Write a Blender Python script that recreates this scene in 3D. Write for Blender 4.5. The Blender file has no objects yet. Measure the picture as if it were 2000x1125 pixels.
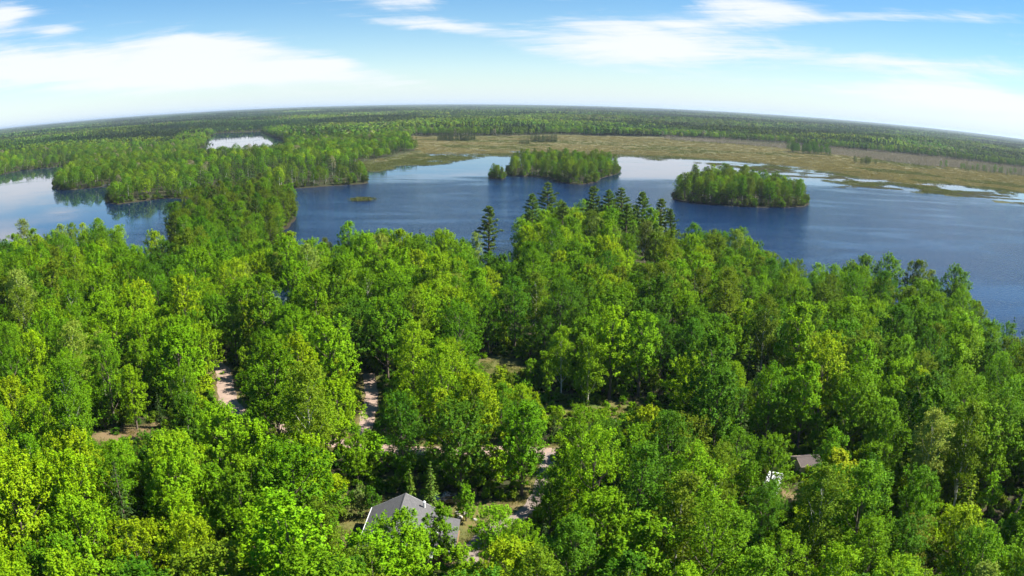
import bpy, bmesh, math, random
import numpy as np
from mathutils import Matrix, Vector

random.seed(7)
rng = np.random.default_rng(11)
sc = bpy.context.scene
COL = sc.collection

# ------------------------------------------------------------------ camera
CAM_H = 60.0
cd = bpy.data.cameras.new('camera')
cam = bpy.data.objects.new('camera', cd)
COL.objects.link(cam)
sc.camera = cam
cd.type = 'PANO'
cd.panorama_type = 'FISHEYE_EQUISOLID'
cd.fisheye_lens = 28.08
cd.fisheye_fov = math.radians(180)
cd.sensor_width = 36
cd.sensor_fit = 'HORIZONTAL'
cd.clip_start = 0.5
cd.clip_end = 200000
_p, _r = math.radians(13.25), math.radians(0.6)
cF = Vector((0, math.cos(_p), -math.sin(_p)))
cR = Vector((1, 0, 0))
cU = cR.cross(cF)
cR, cU = math.cos(_r) * cR + math.sin(_r) * cU, math.cos(_r) * cU - math.sin(_r) * cR
_m = Matrix((cR, cU, -cF)).transposed().to_4x4()
_m.translation = (0, 0, CAM_H)
cam.matrix_world = _m

# ------------------------------------------------------------------ sun, sky, exposure
SUN_AZ, SUN_EL = math.radians(86), math.radians(47)      # azimuth clockwise from +Y
SUN_DIR = Vector((math.sin(SUN_AZ) * math.cos(SUN_EL), math.cos(SUN_AZ) * math.cos(SUN_EL), math.sin(SUN_EL)))
sun = bpy.data.lights.new('sun', 'SUN')
sun.energy = 5.0
sun.angle = math.radians(0.5)
sun.color = (1.0, 0.95, 0.86)
sun_o = bpy.data.objects.new('sun', sun)
COL.objects.link(sun_o)
sun_o.rotation_euler = SUN_DIR.to_track_quat('Z', 'Y').to_euler()
sun_o.location = (300, 100, 400)

sc.view_settings.view_transform = 'Standard'
sc.view_settings.look = 'None'
sc.view_settings.gamma = 1
sc.view_settings.exposure = 1.2
sc.view_settings.use_curve_mapping = False
sc.render.engine = 'CYCLES'
cy = sc.cycles
cy.max_bounces = 7
cy.diffuse_bounces = 2
cy.glossy_bounces = 3
cy.transmission_bounces = 4
cy.volume_bounces = 0
cy.sample_clamp_indirect = 4
cy.use_adaptive_sampling = True
cy.adaptive_threshold = 0.012
cy.use_denoising = True
try:
    cy.denoiser = 'OPENIMAGEDENOISE'
    cy.denoising_prefilter = 'ACCURATE'
except Exception:
    pass


class NT:
    """small helper to write node trees"""
    def __init__(s, tree):
        s.t = tree
        s.n = tree.nodes
        s.l = tree.links

    def new(s, typ, **kw):
        n = s.n.new(typ)
        for k, v in kw.items():
            setattr(n, k, v)
        return n

    def put(s, sock, v):
        if isinstance(v, bpy.types.NodeSocket):
            s.l.new(v, sock)
        elif v is not None:
            sock.default_value = v

    def math(s, op, a, b=None, c=None, clamp=False):
        n = s.new('ShaderNodeMath', operation=op, use_clamp=clamp)
        s.put(n.inputs[0], a)
        if b is not None: s.put(n.inputs[1], b)
        if c is not None: s.put(n.inputs[2], c)
        return n.outputs[0]

    def mix(s, f, a, b, blend='MIX'):
        n = s.new('ShaderNodeMix', data_type='RGBA', blend_type=blend)
        s.put(n.inputs[0], f)
        s.put(n.inputs[6], a if not isinstance(a, tuple) or len(a) == 4 else (*a, 1))
        s.put(n.inputs[7], b if not isinstance(b, tuple) or len(b) == 4 else (*b, 1))
        return n.outputs[2]

    def noise(s, vec, scale, detail=4, rough=0.5, dist=0.0):
        n = s.new('ShaderNodeTexNoise')
        s.put(n.inputs['Vector'], vec)
        n.inputs['Scale'].default_value = scale
        n.inputs['Detail'].default_value = detail
        n.inputs['Roughness'].default_value = rough
        n.inputs['Distortion'].default_value = dist
        return n.outputs[0]

    def ramp(s, v, lo, hi, a=0.0, b=1.0, smooth=True):
        n = s.new('ShaderNodeMapRange', interpolation_type='SMOOTHSTEP' if smooth else 'LINEAR')
        s.put(n.inputs[0], v)
        n.inputs[1].default_value = lo
        n.inputs[2].default_value = hi
        n.inputs[3].default_value = a
        n.inputs[4].default_value = b
        return n.outputs[0]


world = bpy.data.worlds.new('World')
sc.world = world
world.use_nodes = True
world.node_tree.nodes.clear()
w = NT(world.node_tree)
sky = w.new('ShaderNodeTexSky', sky_type='NISHITA')
sky.sun_disc = False
sky.sun_elevation = SUN_EL
sky.sun_rotation = SUN_AZ
sky.altitude = 300
sky.air_density = 0.9
sky.dust_density = 0.0
sky.ozone_density = 2.5
tc = w.new('ShaderNodeTexCoord').outputs['Generated']
sep = w.new('ShaderNodeSeparateXYZ')
w.l.new(tc, sep.inputs[0])
dx, dy, dz = sep.outputs
az = w.math('MULTIPLY', w.math('ARCTAN2', dx, dy), 57.2958)
el = w.math('MULTIPLY', w.math('ARCSINE', w.math('MAXIMUM', dz, 0.0)), 57.2958)
# clouds live in azimuth/elevation degrees, drawn out sideways as a high flat layer seen from far below
cv = w.new('ShaderNodeCombineXYZ')
w.put(cv.inputs[0], w.math('MULTIPLY', az, 0.07))
w.put(cv.inputs[1], w.math('ADD', w.math('MULTIPLY', el, 0.3), w.math('MULTIPLY', az, 0.018)))
cv = cv.outputs[0]
n1 = w.noise(cv, 1.5, 10, 0.66, 1.2)
n2 = w.noise(cv, 5.0, 6, 0.6, 0.5)
n0 = w.noise(cv, 0.55, 3, 0.5, 0.3)
cv3 = w.new('ShaderNodeCombineXYZ')
w.put(cv3.inputs[0], w.math('MULTIPLY', az, 0.05))
w.put(cv3.inputs[1], w.math('ADD', w.math('MULTIPLY', el, 0.95), w.math('MULTIPLY', az, -0.05)))
n3 = w.noise(cv3.outputs[0], 2.2, 8, 0.65, 0.6)
fbm = w.math('ADD', w.math('MULTIPLY', w.math('SUBTRACT', n1, 0.5), 1.5), w.math('ADD', w.math('MULTIPLY', w.math('SUBTRACT', n2, 0.5), 0.5), w.math('MULTIPLY', w.math('SUBTRACT', n3, 0.5), 1.4)))
field = w.math('MULTIPLY', w.math('SUBTRACT', n0, 0.64), 1.6)


def blob(a0, e0, sa, se, wgt, slope=0.0):
    da = w.math('SUBTRACT', az, a0)
    de = w.math('SUBTRACT', w.math('SUBTRACT', el, e0), w.math('MULTIPLY', da, slope))
    q = w.math('ADD', w.math('POWER', w.math('ABSOLUTE', w.math('DIVIDE', da, sa)), 2.0), w.math('POWER', w.math('ABSOLUTE', w.math('DIVIDE', de, se)), 2.0))
    return w.math('MULTIPLY', w.math('EXPONENT', w.math('MULTIPLY', q, -1.0)), wgt)


for b in [(-27, 3.2, 12, 1.5, 1.35, -0.03), (-22, 4.7, 5.5, 0.9, 1.0, -0.05), (-14.0, 2.9, 2.8, 0.55, 0.95, 0.0), (-14, 1.8, 12, 0.8, 0.6, -0.05), (-38, 4.2, 7, 1.5, 0.7, 0),
          (-37, 7.8, 2.4, 1.1, 1.2, 0.1), (-33, 6.3, 2.0, 0.4, 1.0, 0), (-5.5, 5.7, 4.8, 0.6, 1.1, -0.06), (-9, 7.4, 4, 0.9, 0.85, 0.0),
          (9.0, 4.4, 7.5, 1.7, 1.45, 0.0), (11.8, 6.1, 2.6, 0.35, 0.45, 0), (5.5, 6.0, 3.5, 0.5, 0.4, 0.0),
          (16.5, 7.8, 5.0, 1.4, 1.35, -0.12), (27, 7.6, 10, 0.7, 0.95, 0.07), (27, 4.4, 12, 0.7, 0.9, 0.02), (34, 2.4, 8, 1.3, 1.2, 0.0),
          (26, 1.9, 14, 0.9, 0.5, 0.0), (40, 6.0, 8, 1.4, 0.5, 0.05)]:
    field = w.math('ADD', field, blob(*b))
dens = w.ramp(w.math('ADD', field, w.math('MULTIPLY', fbm, 0.95)), 0.02, 1.1)
dens = w.math('MULTIPLY', dens, w.ramp(el, 0.2, 2.2, 0.45, 1.0))
skyc = w.new('ShaderNodeHueSaturation')
skyc.inputs['Saturation'].default_value = 1.32
skyc.inputs['Value'].default_value = 1.22
w.l.new(sky.outputs[0], skyc.inputs['Color'])
cloudc = (8.2, 8.5, 8.9, 1)
veil = w.math('EXPONENT', w.math('MULTIPLY', el, -0.55))          # pale summer haze low over the land
hazed = w.mix(w.math('MULTIPLY', veil, 0.9), skyc.outputs[0], (5.6, 7.1, 8.9, 1))
cc = w.mix(w.math('MULTIPLY', dens, 0.95), hazed, cloudc)
bg = w.new('ShaderNodeBackground')
w.l.new(cc, bg.inputs[0])
bg.inputs[1].default_value = 0.052
out = w.new('ShaderNodeOutputWorld')
w.l.new(bg.outputs[0], out.inputs[0])


# ------------------------------------------------------------------ helpers
def tag(o, label=None, cat=None, group=None, kind=None):
    if label: o['label'] = label
    if cat: o['category'] = cat
    if group: o['group'] = group
    if kind: o['kind'] = kind
    return o


def link(name, mesh, parent=None, mats=None, loc=None):
    o = bpy.data.objects.new(name, mesh)
    COL.objects.link(o)
    if parent: o.parent = parent
    if loc: o.location = loc
    if mats:
        for m in (mats if isinstance(mats, (list, tuple)) else [mats]): mesh.materials.append(m)
    return o


def empty(name, loc, rz=0.0, scale=1.0):
    o = bpy.data.objects.new(name, None)
    COL.objects.link(o)
    o.location = loc
    o.rotation_euler = (0, 0, rz)
    o.scale = (scale, scale, scale)
    o.empty_display_size = 0.3
    return o


def np_mesh(name, V, F, smooth=False):
    """V (n,3), F (m,k) array of k-gons"""
    V = np.asarray(V, np.float32)
    F = np.asarray(F, np.int32)
    me = bpy.data.meshes.new(name)
    me.vertices.add(len(V))
    me.vertices.foreach_set('co', V.ravel())
    k = F.shape[1]
    me.loops.add(F.size)
    me.loops.foreach_set('vertex_index', F.ravel())
    me.polygons.add(len(F))
    me.polygons.foreach_set('loop_start', np.arange(0, F.size, k, dtype=np.int32))
    me.polygons.foreach_set('loop_total', np.full(len(F), k, np.int32))
    me.update(calc_edges=True)
    if smooth: me.polygons.foreach_set('use_smooth', np.ones(len(F), bool))
    return me


def bm_mesh(name, build, bevel=0.0):
    bm = bmesh.new()
    build(bm)
    if bevel:
        bmesh.ops.bevel(bm, geom=[e for e in bm.edges], offset=bevel, segments=1, affect='EDGES', clamp_overlap=True)
    bmesh.ops.recalc_face_normals(bm, faces=bm.faces)
    me = bpy.data.meshes.new(name)
    bm.to_mesh(me)
    bm.free()
    return me


def box(bm, x0, x1, y0, y1, z0, z1):
    vs = [bm.verts.new(p) for p in ((x0, y0, z0), (x1, y0, z0), (x1, y1, z0), (x0, y1, z0), (x0, y0, z1), (x1, y0, z1), (x1, y1, z1), (x0, y1, z1))]
    for f in ((0, 3, 2, 1), (4, 5, 6, 7), (0, 1, 5, 4), (1, 2, 6, 5), (2, 3, 7, 6), (3, 0, 4, 7)):
        bm.faces.new([vs[i] for i in f])


def prism(bm, prof, y0, y1):
    """profile in (x,z), extruded along y"""
    a = [bm.verts.new((x, y0, z)) for x, z in prof]
    b = [bm.verts.new((x, y1, z)) for x, z in prof]
    n = len(prof)
    bm.faces.new(a)
    bm.faces.new(list(reversed(b)))
    for i in range(n):
        bm.faces.new((a[i], b[i], b[(i + 1) % n], a[(i + 1) % n]))


def tube_arrays(pts, rad, sides=6):
    pts = [Vector(p) for p in pts]
    V, F = [], []
    for i, p in enumerate(pts):
        d = (pts[min(i + 1, len(pts) - 1)] - pts[max(i - 1, 0)]).normalized()
        a = d.cross(Vector((0, 0, 1)) if abs(d.z) < 0.9 else Vector((1, 0, 0))).normalized()
        b = d.cross(a)
        for k in range(sides):
            t = 2 * math.pi * k / sides
            V.append(p + (a * math.cos(t) + b * math.sin(t)) * rad[i])
    for i in range(len(pts) - 1):
        for k in range(sides):
            F.append((i * sides + k, i * sides + (k + 1) % sides, (i + 1) * sides + (k + 1) % sides, (i + 1) * sides + k))
    return np.array([tuple(v) for v in V]), np.array(F)


def join_arrays(parts):
    V, F, o = [], [], 0
    for v, f in parts:
        V.append(v)
        F.append(f + o)
        o += len(v)
    return np.concatenate(V), np.concatenate(F)


# ------------------------------------------------------------------ numpy noise and signed distances
_perm = np.random.default_rng(3).permutation(4096)


def vnoise(x, y, seed=0):
    x = np.asarray(x, float); y = np.asarray(y, float)
    xi = np.floor(x).astype(np.int64); yi = np.floor(y).astype(np.int64)
    fx = x - xi; fy = y - yi
    ux = fx * fx * fx * (fx * (fx * 6 - 15) + 10); uy = fy * fy * fy * (fy * (fy * 6 - 15) + 10)
    def h(a, b): return _perm[(_perm[(a + seed * 131) & 4095] + b) & 4095] / 2047.5 - 1
    return (h(xi, yi) * (1 - ux) + h(xi + 1, yi) * ux) * (1 - uy) + (h(xi, yi + 1) * (1 - ux) + h(xi + 1, yi + 1) * ux) * uy


def fbmn(x, y, lam, seed=0, octv=3):
    s = 0; a = 1.0
    for k in range(octv):
        s = s + a * vnoise(x / lam * 2 ** k + 17.3 * k, y / lam * 2 ** k - 9.1 * k, seed + k)
        a *= 0.5
    return s / (2 - 2 ** (1 - octv))


def sstep(x, a, b):
    t = np.clip((x - a) / (b - a), 0, 1)
    return t * t * (3 - 2 * t)


def sd(x, y, poly):
    """signed distance, positive inside"""
    P = np.asarray(poly, float)
    x = np.asarray(x, float); y = np.asarray(y, float)
    best = np.full(x.shape, 1e18)
    ins = np.zeros(x.shape, bool)
    for (ax, ay), (bx, by) in zip(P, np.roll(P, -1, 0)):
        ex, ey = bx - ax, by - ay
        t = np.clip(((x - ax) * ex + (y - ay) * ey) / (ex * ex + ey * ey + 1e-12), 0, 1)
        best = np.minimum(best, (x - ax - t * ex) ** 2 + (y - ay - t * ey) ** 2)
        if ay != by:
            ins ^= ((ay > y) != (by > y)) & (x < (bx - ax) * (y - ay) / (by - ay) + ax)
    return np.where(ins, 1, -1) * np.sqrt(best)


def dist_line(x, y, pts):
    x = np.asarray(x, float); y = np.asarray(y, float)
    best = np.full(x.shape, 1e18)
    for (ax, ay), (bx, by) in zip(pts[:-1], pts[1:]):
        ex, ey = bx - ax, by - ay
        t = np.clip(((x - ax) * ex + (y - ay) * ey) / (ex * ex + ey * ey + 1e-12), 0, 1)
        best = np.minimum(best, (x - ax - t * ex) ** 2 + (y - ay - t * ey) ** 2)
    return np.sqrt(best)


# ------------------------------------------------------------------ plan of the place (metres; the lake is z = 0)
NEAR = [(-2000, -200), (-900, 40), (-420, 130), (-265, 196), (-206, 232), (-198, 280), (-182, 298), (-160, 300), (-142, 272), (-126, 250), (-122, 262), (-132, 295), (-158, 335), (-180, 392), (-190, 445), (-176, 478), (-150, 486),
        (-128, 450), (-117, 414), (-108, 362), (-96, 318), (-88, 272), (-75, 246), (-64, 258), (-48, 266), (-20, 272), (-11, 262), (-5, 236), (1, 252), (2, 290), (5, 335), (14, 352), (36, 345), (53, 328), (61, 300),
        (58, 268), (72, 288), (86, 268), (92, 250), (88, 222), (104, 224), (128, 218), (132, 196), (126, 176), (120, 160), (132, 160), (150, 140), (240, 80), (500, -60), (2000, -500), (2000, -3000), (-2000, -3000)]
MAIN = [(-40000, -2000), (-1600, 250), (-900, 640), (-720, 770), (-642, 834), (-656, 869), (-656, 905), (-619, 921), (-592, 945), (-530, 850), (-470, 740), (-436, 658), (-398, 611), (-384, 606),
        (-366, 615), (-355, 625), (-318, 590), (-292, 512), (-270, 492), (-256, 508), (-244, 519), (-230, 516), (-219, 556), (-195, 552), (-166, 548), (-163, 563), (-146, 569), (-128, 581),
        (-116, 590), (-111, 598), (-118, 640), (-135, 702), (-115, 716), (-104, 781), (-89, 815), (-57, 829), (-48, 885), (-26, 913), (30, 940), (80, 950), (125, 952), (151, 964), (170, 945),
        (183, 905), (205, 903), (212, 878), (260, 876), (286, 822), (303, 790), (326, 771), (329, 736), (332, 700), (367, 693), (395, 670), (423, 664), (470, 690), (532, 715), (640, 690), (900, 640), (1600, 560), (40000, -3000), (40000, 60000), (-40000, 60000)]
POND = [(-760, 1950), (-690, 1700), (-520, 1280), (-475, 1100), (-392, 935), (-330, 890), (-284, 915), (-300, 1010), (-345, 1160), (-365, 1290), (-450, 1480), (-560, 1750), (-640, 1950)]
MARSH = [(-132, 690), (-160, 735), (-128, 850), (-112, 960), (-150, 1150), (-178, 1400), (-90, 1385), (-3, 1421), (93, 1500), (292, 1518), (488, 1480), (640, 1400), (800, 1330), (1000, 1250), (1500, 1100), (2600, 800), (2600, 300),
         (1600, 480), (900, 540), (540, 600), (425, 560), (318, 640), (270, 750), (180, 880), (120, 920), (-30, 880), (-60, 800), (-110, 690)]
SHRUB = [(300, 1440), (420, 1370), (499, 1250), (555, 1160), (608, 1085), (712, 1090), (800, 1050), (1500, 840), (2600, 560), (2600, 760), (1500, 1150), (1000, 1330), (800, 1400), (640, 1460), (488, 1530), (292, 1560)]
ISL_MID = [(-6, 676), (0, 655), (20, 656), (30, 640), (38, 604), (50, 594), (64, 614), (72, 650), (90, 690), (100, 735), (96, 765), (60, 782), (24, 780), (2, 750), (-6, 705)]
ISL_TINY_TREES = [(-21, 650), (-16, 632), (-9, 626), (-6, 642), (-11, 656), (-17, 660)]
ISL_RIGHT = [(104, 514), (112, 499), (128, 488), (150, 484), (174, 487), (192, 498), (203, 516), (206, 545), (200, 585), (188, 612), (166, 620), (142, 600), (118, 560)]
ISL_LODGE = [(-99.5, 489), (-95, 486.5), (-90, 488), (-89, 492), (-92, 495), (-98, 494)]
ROAD_MAIN = [(-118, 178), (-100, 174), (-84, 169), (-72, 163), (-65, 158), (-61, 152), (-57, 142), (-51.5, 132), (-42, 126), (-33, 121), (-24, 119), (-12, 118), (0, 119), (8, 118.5), (14, 121)]
ROAD_SPUR = [(-24, 119), (-25.5, 127), (-26.5, 140), (-30, 156)]
DRIVE = [(7, 118), (5, 110), (4, 102), (1, 96), (-3, 92), (-5, 84), (-4, 70)]
LAWN = [(-24, 86), (-24, 98), (-18, 103), (-8, 103), (3, 101), (4, 93), (0, 85), (-4, 78), (-14, 78)]
GLADE = [(-8, 156), (-9, 166), (-2, 171), (4, 165), (3, 156)]
GRASS_STRIP = [(3, 133), (4, 143), (16, 144), (30, 141), (33, 134), (22, 131), (12, 131)]
CLEAR_LEFT = [(-76, 108), (-74, 118), (-64, 125), (-57, 122), (-58, 114), (-67, 108)]
YARD_RIGHT = [(35, 98), (35, 106), (41, 108), (44, 101), (41, 97)]


def land(x, y):
    """height, marsh mask, distance inside the shore"""
    x = np.asarray(x, float); y = np.asarray(y, float)
    wob = 3.0 * fbmn(x, y, 28, 5, 3)
    dn = sd(x, y, NEAR)
    dm = np.minimum(sd(x, y, MAIN), -sd(x, y, POND))
    di = np.maximum.reduce([sd(x, y, P) for P in (ISL_MID, ISL_RIGHT, ISL_TINY_TREES)])
    dl = sd(x, y, ISL_LODGE)
    d = np.maximum(np.maximum(dn, dm) + wob, np.maximum(di + 0.5 * wob, dl))
    ms = sd(x, y, MARSH) + 9 * fbmn(x, y, 60, 21, 3)
    m = sstep(ms, -6, 6) * (dm > -100)
    z = np.where(d < 0, np.maximum(-2.0, 0.25 * d), 0.22 * np.minimum(d, 4))
    up = np.maximum(d - 4, 0)
    z = z + np.where(dn > 0, 4.2 * (1 - np.exp(-up / 30)), np.where(dm > 0, 3.0 * (1 - np.exp(-up / 60)), 0.3 * (1 - np.exp(-up / 10))))
    r = np.hypot(x, y)
    z = z + sstep(dm, 60, 500) * sstep(ms, 0, -200) * (4 + 5.0 * fbmn(x, y, 700, 31, 3) + sstep(r, 2500, 6000) * 7 * fbmn(x, y, 2300, 41, 3))
    z = z + np.where(dn > 30, 0.7 * fbmn(x, y, 150, 51, 1) * sstep(dn, 30, 80), 0)
    # marsh: barely above the water, breaking into pools towards the lake
    pool = 1.5 * fbmn(x * 0.45, y, 34, 61, 4) + 0.55 * fbmn(x * 0.5, y, 10, 63, 2)
    edge = sstep(dm, 130, -40)
    zm = 0.16 + 0.12 * fbmn(x, y, 12, 71, 2) * sstep(dm, 90, 20) - np.where(pool > 1.2 - 1.5 * edge - 0.35 * sstep(x, 210, 330) * sstep(dm, 110, 50) * sstep(dm, -60, -10), 0.55, 0) - 1.0 * sstep(dm + 25 * fbmn(x, y, 90, 65, 2), -50, -85)
    zm = zm + sstep(dm, 200, 500) * 0.8
    z = z * (1 - m) + zm * m
    return z, m, d


def zg(x, y):
    return float(land(np.array([x]), np.array([y]))[0][0])


# ------------------------------------------------------------------ materials
def mat(name):
    m = bpy.data.materials.new(name)
    m.use_nodes = True
    m.node_tree.nodes.clear()
    t = NT(m.node_tree)
    o = t.new('ShaderNodeOutputMaterial')
    return m, t, o


def simple(name, col, rough=0.7, var=0.12, scale=4.0, bump=0.15, metallic=0.0, spec=0.5, coat=0.0):
    m, t, o = mat(name)
    b = t.new('ShaderNodeBsdfPrincipled')
    co = t.new('ShaderNodeTexCoord').outputs['Object']
    n = t.noise(co, scale, 6, 0.6)
    dark = tuple(c * (1 - var * 2) for c in col)
    lite = tuple(min(1, c * (1 + var)) for c in col)
    t.l.new(t.mix(n, dark, lite), b.inputs['Base Color'])
    b.inputs['Roughness'].default_value = rough
    b.inputs['Metallic'].default_value = metallic
    b.inputs['Specular IOR Level'].default_value = spec
    b.inputs['Coat Weight'].default_value = coat
    if bump:
        bp = t.new('ShaderNodeBump')
        bp.inputs['Strength'].default_value = bump
        bp.inputs['Distance'].default_value = 0.05
        t.l.new(n, bp.inputs['Height'])
        t.l.new(bp.outputs[0], b.inputs['Normal'])
    t.l.new(b.outputs[0], o.inputs[0])
    return m


def leaf_material(name, trans=0.35, spread=0.5, gloss=0.06):
    """leaf colour comes from each tree's own tint; every leaf varies a little"""
    m, t, o = mat(name)
    at = t.new('ShaderNodeAttribute', attribute_type='INSTANCER', attribute_name='tint').outputs['Color']
    lr = t.new('ShaderNodeAttribute', attribute_type='GEOMETRY', attribute_name='leaf').outputs['Color']
    col = t.mix(1.0, at, lr, 'MULTIPLY')
    d = t.new('ShaderNodeBsdfPrincipled')
    t.l.new(col, d.inputs['Base Color'])
    d.inputs['Roughness'].default_value = 0.55
    d.inputs['Specular IOR Level'].default_value = gloss
    tr = t.new('ShaderNodeBsdfTranslucent')
    tcol = t.mix(1.0, col, (1.25, 1.15, 0.35), 'MULTIPLY')
    t.l.new(tcol, tr.inputs[0])
    mx = t.new('ShaderNodeMixShader')
    mx.inputs[0].default_value = trans
    t.l.new(d.outputs[0], mx.inputs[1])
    t.l.new(tr.outputs[0], mx.inputs[2])
    t.l.new(mx.outputs[0], o.inputs[0])
    return m


M_LEAF = leaf_material('broadleaf foliage', 0.25)
M_FINE = leaf_material('fine birch foliage', 0.24)
M_NEEDLE = leaf_material('conifer needles', 0.1, gloss=0.05)
M_BARK = simple('grey brown bark', (0.16, 0.125, 0.095), 0.9, 0.3, 3.0, 0.5)
M_PINEBARK = simple('pine bark', (0.13, 0.09, 0.065), 0.9, 0.3, 3.0, 0.5)
M_DEAD = simple('bleached dead wood', (0.36, 0.32, 0.28), 0.85, 0.25, 2.0, 0.4)


def birch_bark():
    m, t, o = mat('white birch bark')
    b = t.new('ShaderNodeBsdfPrincipled')
    g = t.new('ShaderNodeTexCoord').outputs['Object']
    mp = t.new('ShaderNodeMapping')
    mp.inputs['Scale'].default_value = (1.5, 1.5, 5)
    t.l.new(g, mp.inputs[0])
    n = t.noise(mp.outputs[0], 1.6, 5, 0.6)
    t.l.new(t.mix(t.ramp(n, 0.55, 0.66), (0.62, 0.58, 0.5), (0.06, 0.05, 0.045)), b.inputs['Base Color'])
    b.inputs['Roughness'].default_value = 0.75
    t.l.new(b.outputs[0], o.inputs[0])
    return m


M_BIRCH = birch_bark()


def ground_material():
    m, t, o = mat('ground')
    b = t.new('ShaderNodeBsdfPrincipled')
    pos = t.new('ShaderNodeNewGeometry').outputs['Position']
    at = lambda n: t.new('ShaderNodeAttribute', attribute_name=n).outputs['Fac']
    f1 = t.noise(pos, 0.35, 8, 0.65)
    f2 = t.noise(pos, 2.2, 6, 0.7)
    floor = t.mix(t.ramp(f1, 0.35, 0.65), (0.055, 0.042, 0.026), (0.035, 0.06, 0.014))
    floor = t.mix(t.ramp(f2, 0.55, 0.8), floor, (0.11, 0.085, 0.05))
    g1 = t.noise(pos, 0.22, 7, 0.65)
    grass = t.mix(t.ramp(g1, 0.38, 0.62), (0.06, 0.105, 0.014), (0.15, 0.135, 0.035))
    grass = t.mix(t.ramp(f2, 0.45, 0.75), grass, (0.12, 0.16, 0.03))
    sand = t.mix(f2, (0.26, 0.18, 0.1), (0.16, 0.11, 0.06))
    lawn = t.mix(at('sand'), grass, sand)
    col = t.mix(at('lawn'), floor, lawn)
    mp = t.new('ShaderNodeMapping')
    mp.inputs['Scale'].default_value = (0.45, 1, 1)
    t.l.new(pos, mp.inputs[0])
    m1 = t.noise(mp.outputs[0], 0.013, 8, 0.68)
    m2 = t.noise(mp.outputs[0], 0.12, 7, 0.7)
    m3 = t.noise(pos, 0.5, 4, 0.7)
    marsh = t.mix(t.ramp(m1, 0.36, 0.6), (0.105, 0.112, 0.036), (0.175, 0.152, 0.068))
    marsh = t.mix(t.ramp(m2, 0.42, 0.7), marsh, (0.145, 0.125, 0.058))
    marsh = t.mix(t.ramp(m3, 0.35, 0.75, 0.0, 0.3), marsh, (0.09, 0.09, 0.035))
    marsh = t.mix(t.math('MULTIPLY', at('shore'), t.ramp(m2, 0.3, 0.6, 0.55, 1.0)), marsh, (0.05, 0.058, 0.018))
    col = t.mix(at('marsh'), col, marsh)
    bank = at('bank')
    col = t.mix(bank, col, (0.035, 0.03, 0.016))
    t.l.new(col, b.inputs['Base Color'])
    b.inputs['Roughness'].default_value = 0.95
    b.inputs['Specular IOR Level'].default_value = 0.15
    bp = t.new('ShaderNodeBump')
    bp.inputs['Strength'].default_value = 0.6
    bp.inputs['Distance'].default_value = 0.15
    t.l.new(f2, bp.inputs['Height'])
    t.l.new(bp.outputs[0], b.inputs['Normal'])
    t.l.new(b.outputs[0], o.inputs[0])
    return m


def water_material():
    m, t, o = mat('lake water')
    b = t.new('ShaderNodeBsdfPrincipled')
    pos = t.new('ShaderNodeNewGeometry').outputs['Position']
    sp = t.new('ShaderNodeSeparateXYZ')
    t.l.new(pos, sp.inputs[0])
    mp = t.new('ShaderNodeMapping')
    mp.inputs['Scale'].default_value = (0.35, 1, 1)
    mp.inputs['Rotation'].default_value = (0, 0, 0.25)
    t.l.new(pos, mp.inputs[0])
    big = t.noise(mp.outputs[0], 0.012, 5, 0.6, 0.8)
    big = t.math('MULTIPLY', t.math('SUBTRACT', big, 0.5), 330)
    yy = t.math('ADD', sp.outputs[1], big)
    # the open middle of the lake is ruffled by wind, the margins under the marsh and the western bay lie calm
    ruf = t.ramp(yy, 560, 680, 1.0, 0.0)
    ruf = t.math('MULTIPLY', ruf, t.ramp(t.math('ADD', sp.outputs[0], t.math('MULTIPLY', big, 0.5)), -230, -120))
    streak = t.ramp(t.noise(mp.outputs[0], 0.05, 4, 0.6), 0.5, 0.75)
    gust = t.noise(mp.outputs[0], 0.022, 6, 0.62, 1.2)                # cat's-paws: gusts roughen the water in drawn-out patches
    ruf = t.math('MULTIPLY', ruf, t.ramp(gust, 0.32, 0.62, 0.35, 1.0))
    ruf = t.math('MAXIMUM', ruf, t.math('MULTIPLY', streak, 0.12))
    b.inputs['Base Color'].default_value = (0.002, 0.014, 0.052, 1)
    b.inputs['IOR'].default_value = 1.35
    t.l.new(t.math('ADD', t.math('MULTIPLY', ruf, 0.07), 0.012), b.inputs['Roughness'])
    mp2 = t.new('ShaderNodeMapping')
    mp2.inputs['Scale'].default_value = (0.7, 1.3, 1)
    t.l.new(pos, mp2.inputs[0])
    w1 = t.noise(mp2.outputs[0], 0.7, 3, 0.6)
    bp = t.new('ShaderNodeBump')
    t.l.new(t.math('ADD', t.math('MULTIPLY', ruf, 0.9), 0.006), bp.inputs['Strength'])
    bp.inputs['Distance'].default_value = 0.5
    t.l.new(w1, bp.inputs['Height'])
    t.l.new(bp.outputs[0], b.inputs['Normal'])
    t.l.new(b.outputs[0], o.inputs[0])
    return m


def gravel_material(name, c1, c2, scale=1.0):
    m, t, o = mat(name)
    b = t.new('ShaderNodeBsdfPrincipled')
    pos = t.new('ShaderNodeNewGeometry').outputs['Position']
    n1 = t.noise(pos, 0.5 * scale, 6, 0.65)
    n2 = t.noise(pos, 9 * scale, 5, 0.7)
    c = t.mix(t.ramp(n1, 0.3, 0.7), c1, c2)
    c = t.mix(t.ramp(n2, 0.5, 0.8, 0, 0.5), c, tuple(v * 0.55 for v in c1))
    t.l.new(c, b.inputs['Base Color'])
    b.inputs['Roughness'].default_value = 0.95
    b.inputs['Specular IOR Level'].default_value = 0.2
    bp = t.new('ShaderNodeBump')
    bp.inputs['Strength'].default_value = 0.5
    bp.inputs['Distance'].default_value = 0.04
    t.l.new(n2, bp.inputs['Height'])
    t.l.new(bp.outputs[0], b.inputs['Normal'])
    t.l.new(b.outputs[0], o.inputs[0])
    return m


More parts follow.
